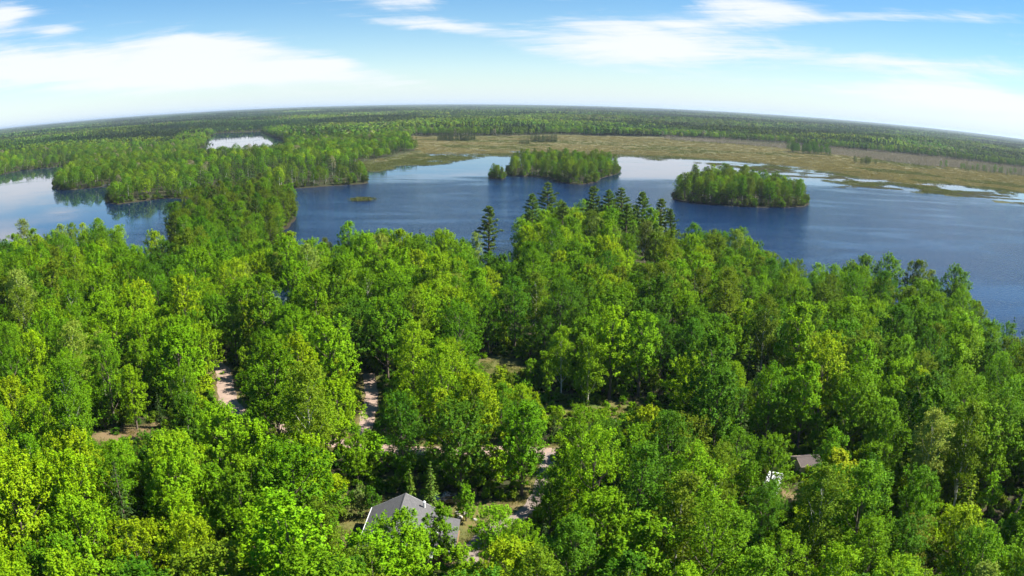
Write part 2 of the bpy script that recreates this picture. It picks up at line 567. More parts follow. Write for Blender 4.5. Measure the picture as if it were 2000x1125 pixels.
# ------------------------------------------------------------------ ground sheet and water
fine = np.radians(np.linspace(-46, 46, 500))
coarse = np.radians(np.linspace(46, 314, 64))[1:-1]
AZ = np.concatenate([fine, coarse])
RR = np.concatenate([[0.05, 3.0], np.geomspace(10, 400, 240), np.geomspace(400, 1700, 190)[1:], np.geomspace(1700, 40000, 110)[1:]])
A2, R2 = np.meshgrid(AZ, RR)
GX, GY = (R2 * np.sin(A2)).ravel(), (R2 * np.cos(A2)).ravel()
GZ, GM, GD = land(GX, GY)
na, nr = len(AZ), len(RR)
i = np.arange(nr - 1)[:, None] * na
j = np.arange(na)[None, :]
j2 = (j + 1) % na
F = np.stack([i + j, i + na + j, i + na + j2, i + j2], -1).reshape(-1, 4)
V = np.stack([GX, GY, GZ], 1)
me = np_mesh('ground', V, F, True)
M_GROUND = ground_material()
ground = link('ground', me, None, M_GROUND)
tag(ground, kind='structure')


def set_attr(me, name, arr):
    a = me.attributes.new(name, 'FLOAT', 'POINT')
    a.data.foreach_set('value', np.asarray(arr, np.float32))


gx, gy = V[:, 0], V[:, 1]
near = np.hypot(gx, gy) < 320
lawn = np.zeros(len(V)); sand = np.zeros(len(V))
nx, ny = gx[near], gy[near]
wob = 1.6 * fbmn(nx, ny, 6, 81, 3)
lw = np.zeros(len(nx)); sn = np.zeros(len(nx))
for P, s in ((LAWN, 0.35), (GLADE, 0.35), (GRASS_STRIP, 0.05), (CLEAR_LEFT, 0.8), (YARD_RIGHT, 0.85)):
    a = sstep(sd(nx, ny, P) + wob, -0.8, 1.2)
    lw = np.maximum(lw, a)
    sn = np.where(a > 0.02, np.maximum(sn, s + 0.45 * fbmn(nx, ny, 7, 91, 2)), sn)
for L, wd in ((ROAD_MAIN, 2.9), (ROAD_SPUR, 2.2), (DRIVE, 2.2)):
    a = sstep(dist_line(nx, ny, L) + wob, wd + 1.2, wd - 0.6)
    lw = np.maximum(lw, a)
    sn = np.maximum(sn, a * (0.45 + 0.4 * fbmn(nx, ny, 9, 95, 2)))
lawn[near] = lw; sand[near] = np.clip(sn, 0, 1)
gm, gd = GM, GD
set_attr(me, 'lawn', lawn)
set_attr(me, 'sand', sand)
set_attr(me, 'marsh', gm)
set_attr(me, 'shore', gm * sstep(gd, 110, 10))
set_attr(me, 'bank', (1 - gm) * sstep(gd, 3.5, 1.0))

n = 256
th = np.linspace(0, 2 * np.pi, n, endpoint=False)
WV = np.concatenate([[[0, 0, 0.0]], np.stack([40000 * np.sin(th), 40000 * np.cos(th), np.zeros(n)], 1)])
WF = np.stack([np.zeros(n, int), np.arange(n) + 1, (np.arange(n) + 1) % n + 1], 1)
lake = link('lake_water', np_mesh('lake_water', WV, WF[:, ::-1]), None, water_material())
tag(lake, kind='structure')


# ------------------------------------------------------------------ roads
def strip(name, line, width, material, lift, wobble=0.35, seed=1):
    pts = [Vector((*p, 0)) for p in line]
    dense = []
    for k in range(len(pts) - 1):
        p0, p1, p2, p3 = pts[max(k - 1, 0)], pts[k], pts[k + 1], pts[min(k + 2, len(pts) - 1)]
        steps = max(2, int((p2 - p1).length / 0.8))
        for s in range(steps):
            t = s / steps
            dense.append(0.5 * ((2 * p1) + (p2 - p0) * t + (2 * p0 - 5 * p1 + 4 * p2 - p3) * t * t + (3 * p1 - p0 - 3 * p2 + p3) * t ** 3))
    dense.append(pts[-1])
    C = np.array([[p.x, p.y] for p in dense])
    T = np.gradient(C, axis=0)
    T /= np.linalg.norm(T, axis=1, keepdims=True)
    N = np.stack([-T[:, 1], T[:, 0]], 1)
    cols = 7
    V = []
    for c in range(cols):
        u = c / (cols - 1) * 2 - 1
        wl = width * (1 + (wobble * fbmn(C[:, 0] * 1.0 + u * 50, C[:, 1], 3.5, seed, 3) if abs(u) > 0.99 else 0))
        xy = C + N * (u * 0.5 * wl)[:, None] if hasattr(wl, '__len__') else C + N * (u * 0.5 * wl)
        z = land(xy[:, 0], xy[:, 1])[0] + lift + 0.03 * (1 - u * u)
        V.append(np.column_stack([xy, z]))
    V = np.stack(V, 1).reshape(-1, 3)
    k = len(C)
    a = (np.arange(k - 1)[:, None] * cols + np.arange(cols - 1)[None, :]).ravel()
    F = np.stack([a, a + 1, a + cols + 1, a + cols], 1)
    o = link(name, np_mesh(name, V, F, True), None, material)
    return tag(o, kind='structure')


M_ROAD = gravel_material('pale pink gravel', (0.38, 0.275, 0.215), (0.29, 0.21, 0.168))
M_DRIVE = gravel_material('grey gravel', (0.29, 0.23, 0.195), (0.22, 0.175, 0.15))
strip('gravel_road', ROAD_MAIN, 3.5, M_ROAD, 0.04, seed=3)
strip('side_track', ROAD_SPUR, 2.6, M_ROAD, 0.055, seed=5)
strip('driveway', DRIVE, 2.1, M_DRIVE, 0.07, seed=7)


# ------------------------------------------------------------------ buildings and other things
def part(name, parent, material, build, bevel=0.0):
    me = bm_mesh(name, build, bevel)
    me.materials.append(material)
    o = bpy.data.objects.new(name, me)
    COL.objects.link(o)
    o.parent = parent
    return o


def shingle_material(name, c1, c2, course=0.2):
    m, t, o = mat(name)
    b = t.new('ShaderNodeBsdfPrincipled')
    co = t.new('ShaderNodeTexCoord').outputs['Object']
    br = t.new('ShaderNodeTexBrick')
    sp_ = t.new('ShaderNodeSeparateXYZ')
    t.l.new(co, sp_.inputs[0])
    cb = t.new('ShaderNodeCombineXYZ')
    t.l.new(sp_.outputs[1], cb.inputs[0])
    t.l.new(sp_.outputs[0], cb.inputs[1])
    t.l.new(cb.outputs[0], br.inputs['Vector'])
    br.inputs['Scale'].default_value = 1
    br.inputs['Brick Width'].default_value = 0.33
    br.inputs['Row Height'].default_value = course
    br.inputs['Mortar Size'].default_value = 0.008
    br.inputs['Color1'].default_value = (*c1, 1)
    br.inputs['Color2'].default_value = (*c2, 1)
    br.inputs['Mortar'].default_value = (*[v * 0.5 for v in c1], 1)
    n = t.noise(co, 1.2, 6, 0.7)
    t.l.new(t.mix(t.ramp(n, 0.35, 0.75, 0.0, 0.5), br.outputs[0], tuple(v * 0.72 for v in c1)), b.inputs['Base Color'])
    b.inputs['Roughness'].default_value = 0.9
    t.l.new(b.outputs[0], o.inputs[0])
    return m


M_SHINGLE = shingle_material('grey asphalt shingles', (0.13, 0.127, 0.128), (0.098, 0.096, 0.098))
M_BROWNROOF = shingle_material('brown grey shingles', (0.115, 0.09, 0.083), (0.09, 0.07, 0.066))
M_WALL = simple('tan siding', (0.36, 0.30, 0.22), 0.8, 0.12, 3)
M_TRIM = simple('white trim', (0.72, 0.72, 0.70), 0.6, 0.06, 3, 0.05)
M_GLASS = simple('dark window glass', (0.02, 0.025, 0.03), 0.08, 0.05, 1, 0)
M_DOOR = simple('brown door', (0.16, 0.08, 0.045), 0.6, 0.2, 4)
M_PIPE = simple('white vent pipe', (0.75, 0.75, 0.74), 0.5, 0.05, 3, 0)
M_REDWOOD = simple('red stained log wall', (0.20, 0.055, 0.025), 0.75, 0.25, 3)
M_GREENROOF = simple('grey green metal roof', (0.14, 0.20, 0.19), 0.4, 0.1, 1.5, 0.05, 0.2)
M_PALEROOF = simple('pale metal roof', (0.42, 0.44, 0.45), 0.4, 0.1, 1.5, 0.05, 0.2)
M_CARPAINT = simple('dark blue car paint', (0.02, 0.028, 0.045), 0.25, 0.1, 2, 0, 0.4, 0.6, 1.0)
M_TYRE = simple('black rubber', (0.012, 0.012, 0.012), 0.85, 0.2, 8)
M_RIM = simple('grey alloy', (0.35, 0.35, 0.36), 0.35, 0.1, 6, 0, 0.8)
M_LAMP = simple('lamp glass', (0.6, 0.6, 0.58), 0.15, 0.05, 4, 0)
M_REDLAMP = simple('red lamp glass', (0.3, 0.01, 0.01), 0.2, 0.05, 4, 0)
M_CAMPER = simple('white camper shell', (0.74, 0.75, 0.75), 0.4, 0.04, 1, 0.02)
M_STRIPE = simple('blue stripe', (0.05, 0.1, 0.2), 0.4, 0.05, 2, 0)
M_ROCK = simple('pale rock', (0.52, 0.48, 0.42), 0.9, 0.2, 3, 0.6)
M_BOAT = simple('white boat hull', (0.72, 0.72, 0.7), 0.45, 0.06, 2, 0)
M_BENCH = simple('varnished plank', (0.28, 0.18, 0.09), 0.6, 0.2, 4)
M_PEELED = simple('peeled reddish trunk', (0.42, 0.27, 0.19), 0.8, 0.3, 2.5, 0.4)
M_STUMP = simple('dark wet wood', (0.03, 0.022, 0.018), 0.8, 0.3, 3)


def slope(bm, x0, z0, x1, z1, y0, y1, th):
    """a slab of roof between two lines parallel to the ridge"""
    prism(bm, [(x0, z0), (x1, z1), (x1, z1 + th), (x0, z0 + th)], y0, y1)


def window(parent, face, u, z, wd, ht, plane):
    """window on a wall: face 'x' walls look along +-x, 'y' walls along +-y"""
    s = 1 if plane > 0 else -1
    def rect(bm, a0, a1, z0, z1, d0, d1):
        if face == 'x': box(bm, min(plane + s * d0, plane + s * d1), max(plane + s * d0, plane + s * d1), a0, a1, z0, z1)
        else: box(bm, a0, a1, min(plane + s * d0, plane + s * d1), max(plane + s * d0, plane + s * d1), z0, z1)
    wn = part('window', parent, M_GLASS, lambda bm: rect(bm, u - wd / 2, u + wd / 2, z, z + ht, -0.05, 0.02))
    f = 0.09
    def fr(bm):
        rect(bm, u - wd / 2 - f, u + wd / 2 + f, z - f, z, 0.003, 0.06)
        rect(bm, u - wd / 2 - f, u + wd / 2 + f, z + ht, z + ht + f, 0.003, 0.06)
        rect(bm, u - wd / 2 - f, u - wd / 2, z, z + ht, 0.003, 0.06)
        rect(bm, u + wd / 2, u + wd / 2 + f, z, z + ht, 0.003, 0.06)
        rect(bm, u - 0.02, u + 0.02, z, z + ht, 0.021, 0.05)
    part('frame', wn, M_TRIM, fr)
    part('sill', wn, M_TRIM, lambda bm: rect(bm, u - wd / 2 - 0.14, u + wd / 2 + 0.14, z - f - 0.05, z - f - 0.003, 0.003, 0.12))


def gable_house(root, W, L, wall_h, rise, over, wallmat, roofmat, trim, th=0.14):
    """ridge along local y"""
    w2 = W / 2
    def walls(bm):
        prism(bm, [(-w2, -0.6), (w2, -0.6), (w2, wall_h), (0, wall_h + rise), (-w2, wall_h)], -L / 2, L / 2)
    part('wall', root, wallmat, walls)
    k = rise / w2
    r = []
    for s in (-1, 1):
        r.append(part('roof_slope', root, roofmat, lambda bm: slope(bm, s * (w2 + over), wall_h - k * over + 0.03, s * 0.002, wall_h + rise + 0.03, -L / 2 - over, L / 2 + over, th)))
    part('ridge_cap', r[0], roofmat, lambda bm: prism(bm, [(-0.16, wall_h + rise + th + 0.0), (0.16, wall_h + rise + th + 0.0), (0, wall_h + rise + th + 0.1)], -L / 2 - over - 0.01, L / 2 + over + 0.01))
    for s in (-1, 1):
        part('gutter', root, trim, lambda bm: box(bm, min(s * (w2 + over + 0.01), s * (w2 + over + 0.13)), max(s * (w2 + over + 0.01), s * (w2 + over + 0.13)), -L / 2 - over, L / 2 + over, wall_h - k * over - 0.02, wall_h - k * over + 0.15))
        for e in (-1, 1):
            y0 = e * (L / 2 + over + 0.002); y1 = e * (L / 2 + over + 0.05)
            part('rake_board', root, trim, lambda bm: slope(bm, s * (w2 + over), wall_h - k * over - 0.04, 0.004 * s, wall_h + rise - 0.04, min(y0, y1), max(y0, y1), 0.2))
    return r


hz0 = zg(-13.8, 88)
house = empty('house', (-13.9, 87.4, hz0), math.radians(-1.5))
tag(house, 'gray shingled house with a gable roof beside a sunny lawn', 'house')
rf = gable_house(house, 8.4, 10.8, 2.6, 2.2, 0.5, M_WALL, M_SHINGLE, M_TRIM)
def pipe(bm):
    bmesh.ops.create_cone(bm, cap_ends=True, segments=10, radius1=0.16, radius2=0.16, depth=0.9, matrix=Matrix.Translation((2.6, 4.6, 4.05)))
    bmesh.ops.create_cone(bm, cap_ends=True, segments=10, radius1=0.24, radius2=0.06, depth=0.16, matrix=Matrix.Translation((2.6, 4.6, 4.56)))
part('vent_pipe', rf[1], M_PIPE, pipe)
part('porch_roof', house, M_SHINGLE, lambda bm: slope(bm, 7.3, 1.75, 4.75, 2.28, -4.2, 4.9, 0.1))
for yy in (-4.0, 0.4, 4.7):
    part('porch_post', house, M_TRIM, lambda bm: box(bm, 6.9, 7.02, yy - 0.06, yy + 0.06, -0.4, 1.8))
part('porch_deck', house, M_BENCH, lambda bm: box(bm, 4.23, 7.2, -4.2, 4.9, -0.5, 0.12))
for u in (-3.4, 0.4, 3.4):
    window(house, 'x', u, 0.95, 1.2, 1.1, -4.2)
window(house, 'x', 2.6, 0.95, 1.2, 1.1, 4.2)
window(house, 'y', -2.0, 0.95, 1.2, 1.1, 5.4)
window(house, 'y', 1.8, 0.95, 1.2, 1.1, -5.4)
dr = part('door', house, M_DOOR, lambda bm: box(bm, 4.16, 4.24, -0.6, 0.35, 0.13, 2.1))
part('handle', dr, M_RIM, lambda bm: box(bm, 4.243, 4.3, 0.18, 0.26, 1.0, 1.08))

cb = empty('cabin', (-66.0, 206.5, zg(-66, 206)), math.radians(92))
tag(cb, 'red log cabin with a grey green roof half hidden among maples', 'cabin')
gable_house(cb, 8.0, 9.5, 3.0, 3.0, 0.6, M_REDWOOD, M_GREENROOF, M_REDWOOD)
window(cb, 'y', 0.0, 1.0, 1.4, 1.2, -4.75)
window(cb, 'x', 2.0, 1.0, 1.2, 1.2, -4.0)
window(cb, 'x', -2.0, 1.0, 1.2, 1.2, -4.0)

shd = empty('shed', (44.5, 257.5, zg(44.5, 257.5)), math.radians(35))
tag(shd, 'pale roofed shed peeking out between crowns near the pines', 'shed')
gable_house(shd, 5.0, 6.0, 2.6, 1.8, 0.35, M_WALL, M_PALEROOF, M_TRIM)
part('door', shd, M_DOOR, lambda bm: box(bm, -0.5, 0.5, -3.06, -2.98, 0.0, 2.0))


def wheel_mesh(bm, r, w_, c):
    bmesh.ops.create_cone(bm, cap_ends=True, segments=18, radius1=r, radius2=r, depth=w_, matrix=Matrix.Translation(c) @ Matrix.Rotation(math.pi / 2, 4, 'X'))


# car: long axis local x
car = empty('parked_car', (-9.0, 100.3, zg(-9, 100.3) + 0.0), math.radians(188))
tag(car, 'dark blue car parked in the tree shade behind the gray house', 'car')
body = part('body', car, M_CARPAINT, lambda bm: prism(bm, [(-2.2, 0.32), (2.2, 0.32), (2.25, 0.7), (2.1, 0.92), (1.15, 1.02), (-1.6, 1.06), (-2.15, 1.0), (-2.25, 0.7)], -0.88, 0.88), 0.07)
part('cabin_roof', car, M_CARPAINT, lambda bm: prism(bm, [(-1.45, 1.40), (0.25, 1.44), (0.1, 1.52), (-1.25, 1.49)], -0.66, 0.66), 0.03)
part('windshield', car, M_GLASS, lambda bm: prism(bm, [(1.1, 1.0), (1.02, 1.0), (0.18, 1.45), (0.26, 1.45)], -0.68, 0.68))
part('rear_window', car, M_GLASS, lambda bm: prism(bm, [(-1.95, 1.03), (-1.85, 1.03), (-1.38, 1.43), (-1.46, 1.43)], -0.66, 0.66))
for s in (-1, 1):
    part('side_window', car, M_GLASS, lambda bm: prism(bm, [(-1.8, 1.04), (0.98, 1.03), (0.2, 1.43), (-1.4, 1.41)], min(s * 0.69, s * 0.73), max(s * 0.69, s * 0.73)))
    part('headlight', car, M_LAMP, lambda bm: box(bm, 2.16, 2.27, min(s * .5, s * .82), max(s * .5, s * .82), 0.66, 0.8))
    part('taillight', car, M_REDLAMP, lambda bm: box(bm, -2.28, -2.16, min(s * .55, s * .84), max(s * .55, s * .84), 0.72, 0.9))
    part('side_mirror', car, M_CARPAINT, lambda bm: box(bm, 0.72, 0.88, min(s * .88, s * 1.06), max(s * .88, s * 1.06), 1.0, 1.12), 0.02)
    for xx in (-1.38, 1.36):
        wh = part('wheel', car, M_TYRE, lambda bm: wheel_mesh(bm, 0.33, 0.22, (xx, s * 0.8, 0.33)), 0.02)
        part('rim', wh, M_RIM, lambda bm: wheel_mesh(bm, 0.21, 0.02, (xx, s * 0.925, 0.33)))

hut = empty('hut', (47.2, 108.8, zg(47.2, 108.8)), math.radians(96))
tag(hut, 'small hut with a brown grey roof in the shade below the right wood', 'hut')
gable_house(hut, 3.6, 3.6, 2.0, 0.7, 0.25, M_WALL, M_BROWNROOF, M_WALL)
part('door', hut, M_DOOR, lambda bm: box(bm, -1.86, -1.78, -0.45, 0.45, 0.0, 1.8))

# camper trailer
cmp_ = empty('camper_trailer', (39.0, 101.6, zg(39, 101.6)), math.radians(62))
tag(cmp_, 'white camper trailer half hidden under leafy trees by the yard', 'camper')
part('shell', cmp_, M_CAMPER, lambda bm: prism(bm, [(-3.0, 0.5), (2.6, 0.5), (3.0, 1.1), (2.85, 2.35), (2.5, 2.7), (-2.8, 2.7), (-3.0, 2.5)], -1.15, 1.15), 0.08)
for s in (-1, 1):
    part('stripe', cmp_, M_STRIPE, lambda bm: box(bm, -2.9, 2.7, min(s * 1.152, s * 1.17), max(s * 1.152, s * 1.17), 1.0, 1.2))
    for xx in (-1.9, 1.5):
        part('window', cmp_, M_GLASS, lambda bm: box(bm, xx - 0.5, xx + 0.5, min(s * 1.152, s * 1.18), max(s * 1.152, s * 1.18), 1.45, 2.05))
    wh = part('wheel', cmp_, M_TYRE, lambda bm: wheel_mesh(bm, 0.36, 0.24, (-0.3, s * 1.04, 0.36)), 0.02)
part('door', cmp_, M_TRIM, lambda bm: box(bm, 0.1, 0.75, 1.172, 1.2, 0.6, 2.3))
part('roof_vent', cmp_, M_CAMPER, lambda bm: box(bm, -0.4, 0.2, -0.3, 0.3, 2.705, 2.86), 0.04)
part('tow_bar', cmp_, M_STUMP, lambda bm: prism(bm, [(2.6, 0.45), (4.1, 0.42), (4.1, 0.52), (2.6, 0.58)], -0.06, 0.06))


def rock(loc, r, label, seed):
    R = np.random.default_rng(seed)
    def b(bm):
        bmesh.ops.create_icosphere(bm, subdivisions=2, radius=r)
        for v in bm.verts:
            v.co *= 1 + 0.22 * math.sin(v.co.x * 5 / r + seed) * math.cos(v.co.y * 4 / r) + R.uniform(-.06, .06)
            v.co.z *= 0.6
    me = bm_mesh('rock', b)
    me.materials.append(M_ROCK)
    o = bpy.data.objects.new('rock', me)
    COL.objects.link(o)
    o.location = loc
    o.rotation_euler = (0, 0, seed)
    tag(o, label, 'rock', 'pale rocks on the ground')


for k, (x_, y_, r_, lb) in enumerate([(-9.0, 97.8, .34, 'small pale rock on the lawn, closest to the gray house'), (-7.2, 97.2, .42, 'pale rock on the lawn between two others, right of the gray house'), (-6.1, 96.9, .46, 'largest pale rock of the row on the sandy lawn'),
                                      (-6.8, 96.0, .42, 'pale rock on the lawn nearest the camera'), (-4.7, 95.4, .32, 'small pale rock at the edge of the grass by the driveway'), (18.4, 131.2, .75, 'pale boulder at the edge of the long grass strip')]):
    rock((x_, y_, zg(x_, y_) + 0.1 * r_), r_, lb, k + 1)


def boat(loc, rz, L, label):
    e = empty('rowing_boat', loc, rz)
    tag(e, label, 'boat', 'small boats on the shore')
    def hull(bm):
        N = 9
        prev = None
        for k in range(N):
            t = k / (N - 1)
            x = (t - 0.5) * L
            wd = 0.72 * (math.sin(math.pi * min(1, 0.18 + 0.82 * (1 - t))) ** 0.6 if t > 0.3 else 1.0) * (0.85 + 0.15 * min(1, t / 0.3))
            wd = max(wd, 0.03)
            sec = [(x, -wd, 0.55 + 0.2 * t * t), (x, -wd * 0.85, 0.15), (x, 0, 0.0 + 0.12 * t * t), (x, wd * 0.85, 0.15), (x, wd, 0.55 + 0.2 * t * t), (x, wd * 0.9, 0.52 + 0.2 * t * t), (x, wd * 0.7, 0.2), (x, -wd * 0.7, 0.2), (x, -wd * 0.9, 0.52 + 0.2 * t * t)]
            vs = [bm.verts.new(p) for p in sec]
            if prev:
                for q in range(9): bm.faces.new((prev[q], prev[(q + 1) % 9], vs[(q + 1) % 9], vs[q]))
            else: bm.faces.new(vs)
            prev = vs
        bm.faces.new(list(reversed(prev)))
    part('hull', e, M_BOAT, hull)
    for xx in (-0.25 * L, 0.08 * L):
        part('seat', e, M_BENCH, lambda bm: box(bm, xx - 0.15, xx + 0.15, -0.62, 0.62, 0.38, 0.43))


boat((-640, 940, 0.5), 0.5, 6.5, 'white boat pulled up on the far left shore')
boat((-356, 628, 0.5), 0.35, 7.0, 'white boat lying along the peninsula shore')

# leaning broken trunk and snag at the right edge
lg = empty('broken_trunk', (72.6, 83.6, zg(72.6, 83.6)))
tag(lg, 'pale reddish broken trunk leaning at the right edge of the wood', 'tree trunk')
v_, f_ = tube_arrays([(-0.6, -0.6, -0.1), (1.0, 0.9, 1.2), (2.4, 2.1, 2.5), (3.4, 2.9, 3.5), (3.9, 3.3, 4.1)], [0.36, 0.34, 0.3, 0.26, 0.1], 10)
link('trunk', np_mesh('trunk', v_, f_, True), lg, M_PEELED)
v_, f_ = tube_arrays([(2.4, 2.1, 2.5), (2.3, 2.7, 3.1), (2.1, 3.0, 3.9)], [0.09, 0.07, 0.03], 6)
link('branch', np_mesh('branch', v_, f_, True), lg, M_DEAD)

# wet stump on the tiny sedge islet
stp = empty('stump', (-89.8, 490.2, 0.0))
tag(stp, 'dark wet stump at the end of the tiny grassy islet', 'stump')
v_, f_ = tube_arrays([(0, 0, -0.6), (0.05, 0, 0.5), (0.1, 0.05, 1.3), (0.12, 0.05, 1.35)], [0.95, 0.8, 0.7, 0.05], 9)
link('trunk', np_mesh('trunk', v_, f_, True), stp, M_STUMP)
v_, f_ = tube_arrays([(0.5, 0, 0.4), (1.3, 0.3, 0.7), (1.7, 0.5, 0.5)], [0.22, 0.15, 0.05], 6)
link('root', np_mesh('root', v_, f_, True), stp, M_STUMP)


# ------------------------------------------------------------------ trees: prototypes
def unit(a):
    return a / (np.linalg.norm(a, axis=-1, keepdims=True) + 1e-9)


def leaf_quads(C, N, S, asp=0.62, R=None, along=None, mult=None):
    """rhombic leaf faces at centres C with normals N, sizes S"""
    R = R or rng
    n = len(C)
    N = unit(N)
    if along is None:
        ref = unit(R.normal(size=(n, 3)))
    else:
        ref = along
    U = unit(ref - (ref * N).sum(1, keepdims=True) * N)
    W = np.cross(N, U)
    S = np.broadcast_to(np.asarray(S, float), (n,))[:, None]
    fold = N * S * 0.12
    V = np.stack([C - U * S * 0.5 - fold, C + W * S * asp * 0.5 + fold * 0.5, C + U * S * 0.5 - fold, C - W * S * asp * 0.5 + fold * 0.5], 1).reshape(-1, 3)
    F = np.arange(4 * n).reshape(n, 4)
    k = R.uniform(0.78, 1.2, n)
    h = R.normal(0, 0.07, n)
    c = np.stack([k * (1 + h), k, k * (1 - h)], 1)
    if mult is not None: c = c * mult
    return V, F, np.clip(c, 0, 3)


def crown_mesh(name, V, F, C, material):
    me = np_mesh(name, V, F)
    a = me.attributes.new('leaf', 'FLOAT_COLOR', 'FACE')
    a.data.foreach_set('color', np.column_stack([C, np.ones(len(C))]).astype(np.float32).ravel())
    me.materials.append(material)
    return me


def lobes_for(H, Rc, base, n, R, top=0.72, squash=1.0):
    """centres and radii of the leafy masses of a crown"""
    L = []
    for i in range(n):
        t = (i + 0.5) / n
        prof = math.sqrt(max(0.0, 1 - ((t - 0.36) / 0.70) ** 2)) if t > 0.36 else 0.5 + 0.5 * (t / 0.36) ** top
        a = i * 2.39996 + R.uniform(-0.4, 0.4)
        rr = Rc * prof * R.uniform(0.45, 0.78)
        z = base + (H - base) * (t * 0.9 + 0.03) + R.uniform(-0.3, 0.3)
        lr = Rc * (0.43 - 0.12 * t) * R.uniform(0.8, 1.2) * squash
        L.append((rr * math.cos(a), rr * math.sin(a), z, lr))
    L.append((R.uniform(-.3, .3), R.uniform(-.3, .3), H - Rc * 0.28, Rc * 0.26))
    L.append((0, 0, base + (H - base) * 0.55, Rc * 0.45))
    L.append((0, 0, base + (H - base) * 0.28, Rc * 0.42))
    return np.array(L)


def broadleaf(name, H, Rc, base, nl, tufts, per, leaf, seed, material, upright=0.6, shoot=0.9, top=0.72, jitter=0.45, bark=None, lean=0.0, rad=None, asp=0.62):
    R = np.random.default_rng(seed)
    L = lobes_for(H, Rc, base, nl, R, top)
    D = unit(R.normal(size=(len(L), tufts, 3)))
    D[..., 2] = np.where(D[..., 2] < -0.45, -D[..., 2], D[..., 2])
    ctr = L[:, None, :3] + D * L[:, None, 3:4] * R.uniform(0.72, 1.12, (len(L), tufts, 1))
    axis = np.stack([np.zeros(len(L)), np.zeros(len(L)), L[:, 2] * 0.8], 1)
    outw = unit(ctr - np.array([0, 0, base + (H - base) * 0.4]))
    S = unit(D * 0.45 + outw * 0.5 + np.array([0, 0, upright]) + R.normal(0, 0.15, D.shape))
    ctr = ctr.reshape(-1, 3); S = S.reshape(-1, 3); outw = outw.reshape(-1, 3)
    m = len(ctr)
    u = R.uniform(0, 1, (m, per, 1))
    spread = shoot * 0.42 * (1.05 - 0.75 * u)
    P = ctr[:, None] + S[:, None] * (u - 0.35) * shoot + R.normal(size=(m, per, 3)) * spread * 0.6
    Nn = unit(S[:, None] * 0.45 + outw[:, None] * 0.35 + np.array([0, 0, 0.55]) + R.normal(size=(m, per, 3)) * jitter)
    P = P.reshape(-1, 3); Nn = Nn.reshape(-1, 3)
    tone = np.repeat(R.uniform(0.82, 1.18, m), per)
    V, F, C = leaf_quads(P, Nn, R.uniform(leaf * 0.7, leaf * 1.3, len(P)), asp, R, mult=tone[:, None])
    V[:, 0] += lean * V[:, 2]
    crown = crown_mesh(name + ' crown', V, F, C, material)
    # trunk with limbs into the lobes
    r0 = rad or 0.012 * H + 0.03
    zt = base + (H - base) * 0.8
    tp = [(R.uniform(-.12, .12) * (k > 0) + lean * zt * k / 5, R.uniform(-.12, .12) * (k > 0), zt * k / 5) for k in range(6)]
    tp[0] = (0, 0, -0.4)
    parts = [tube_arrays(tp, [r0 * 1.35, r0, r0 * 0.85, r0 * 0.66, r0 * 0.42, r0 * 0.15], 7)]
    for x, y, z, lr in L[:nl]:
        zs = max(base * 0.75, z - 2.2 - 0.35 * math.hypot(x, y))
        zs = min(zs, zt * 0.95)
        s = (lean * zs, 0, zs)
        mid = (x * 0.55 + lean * zs, y * 0.55, zs + (z - zs) * 0.45)
        parts.append(tube_arrays([s, mid, (x + lean * z, y, z)], [r0 * 0.42, r0 * 0.28, r0 * 0.08], 5))
    V, F = join_arrays(parts)
    tm = np_mesh(name + ' trunk', V, F, True)
    tm.materials.append(bark or M_BARK)
    return dict(crown=crown, trunk=tm, H=H, R=Rc, base=base)


def spruce(name, H, Rc, seed, lev=18, per=20, qs=0.42):
    R = np.random.default_rng(seed)
    P, N, A, S = [], [], [], []
    for l in range(lev):
        t = l / (lev - 1)
        z0 = H * (0.06 + 0.92 * t)
        rl = Rc * (1 - t) ** 0.85 * R.uniform(0.85, 1.1) + 0.12
        nb = int(9 - 4 * t)
        for b in range(nb):
            a = 2 * math.pi * (b + R.uniform(-.3, .3)) / nb + l * 0.7
            d = np.array([math.cos(a), math.sin(a), 0])
            side = np.array([-d[1], d[0], 0])
            k = max(4, int(per * rl / Rc))
            u = R.uniform(0.08, 1, k)
            pos = d * (u * rl)[:, None] + side * (R.uniform(-1, 1, k) * (0.16 + 0.2 * rl * (1 - u) * 0.7))[:, None]
            pos[:, 2] = z0 - 0.28 * rl * u + 0.16 * rl * u ** 2 + R.normal(0, 0.06, k)
            P.append(pos)
            N.append(np.tile([0, 0, 1.0], (k, 1)) + d * 0.4 + R.normal(0, 0.35, (k, 3)))
            A.append(unit(np.tile(d, (k, 1)) + side * R.uniform(-.7, .7, (k, 1))))
            S.append(R.uniform(qs * 0.8, qs * 1.35, k))
    P, N, A, S = map(np.concatenate, (P, N, A, S))
    V, F, C = leaf_quads(P, N, S, 0.42, R, along=A)
    crown = crown_mesh(name + ' crown', V, F, C, M_NEEDLE)
    r0 = 0.014 * H
    V, F = tube_arrays([(0, 0, -0.3), (0, 0, H * 0.5), (0, 0, H * 0.98)], [r0 * 1.2, r0 * 0.7, 0.02], 6)
    tm = np_mesh(name + ' trunk', V, F, True)
    tm.materials.append(M_PINEBARK)
    return dict(crown=crown, trunk=tm, H=H, R=Rc, base=H * 0.08)


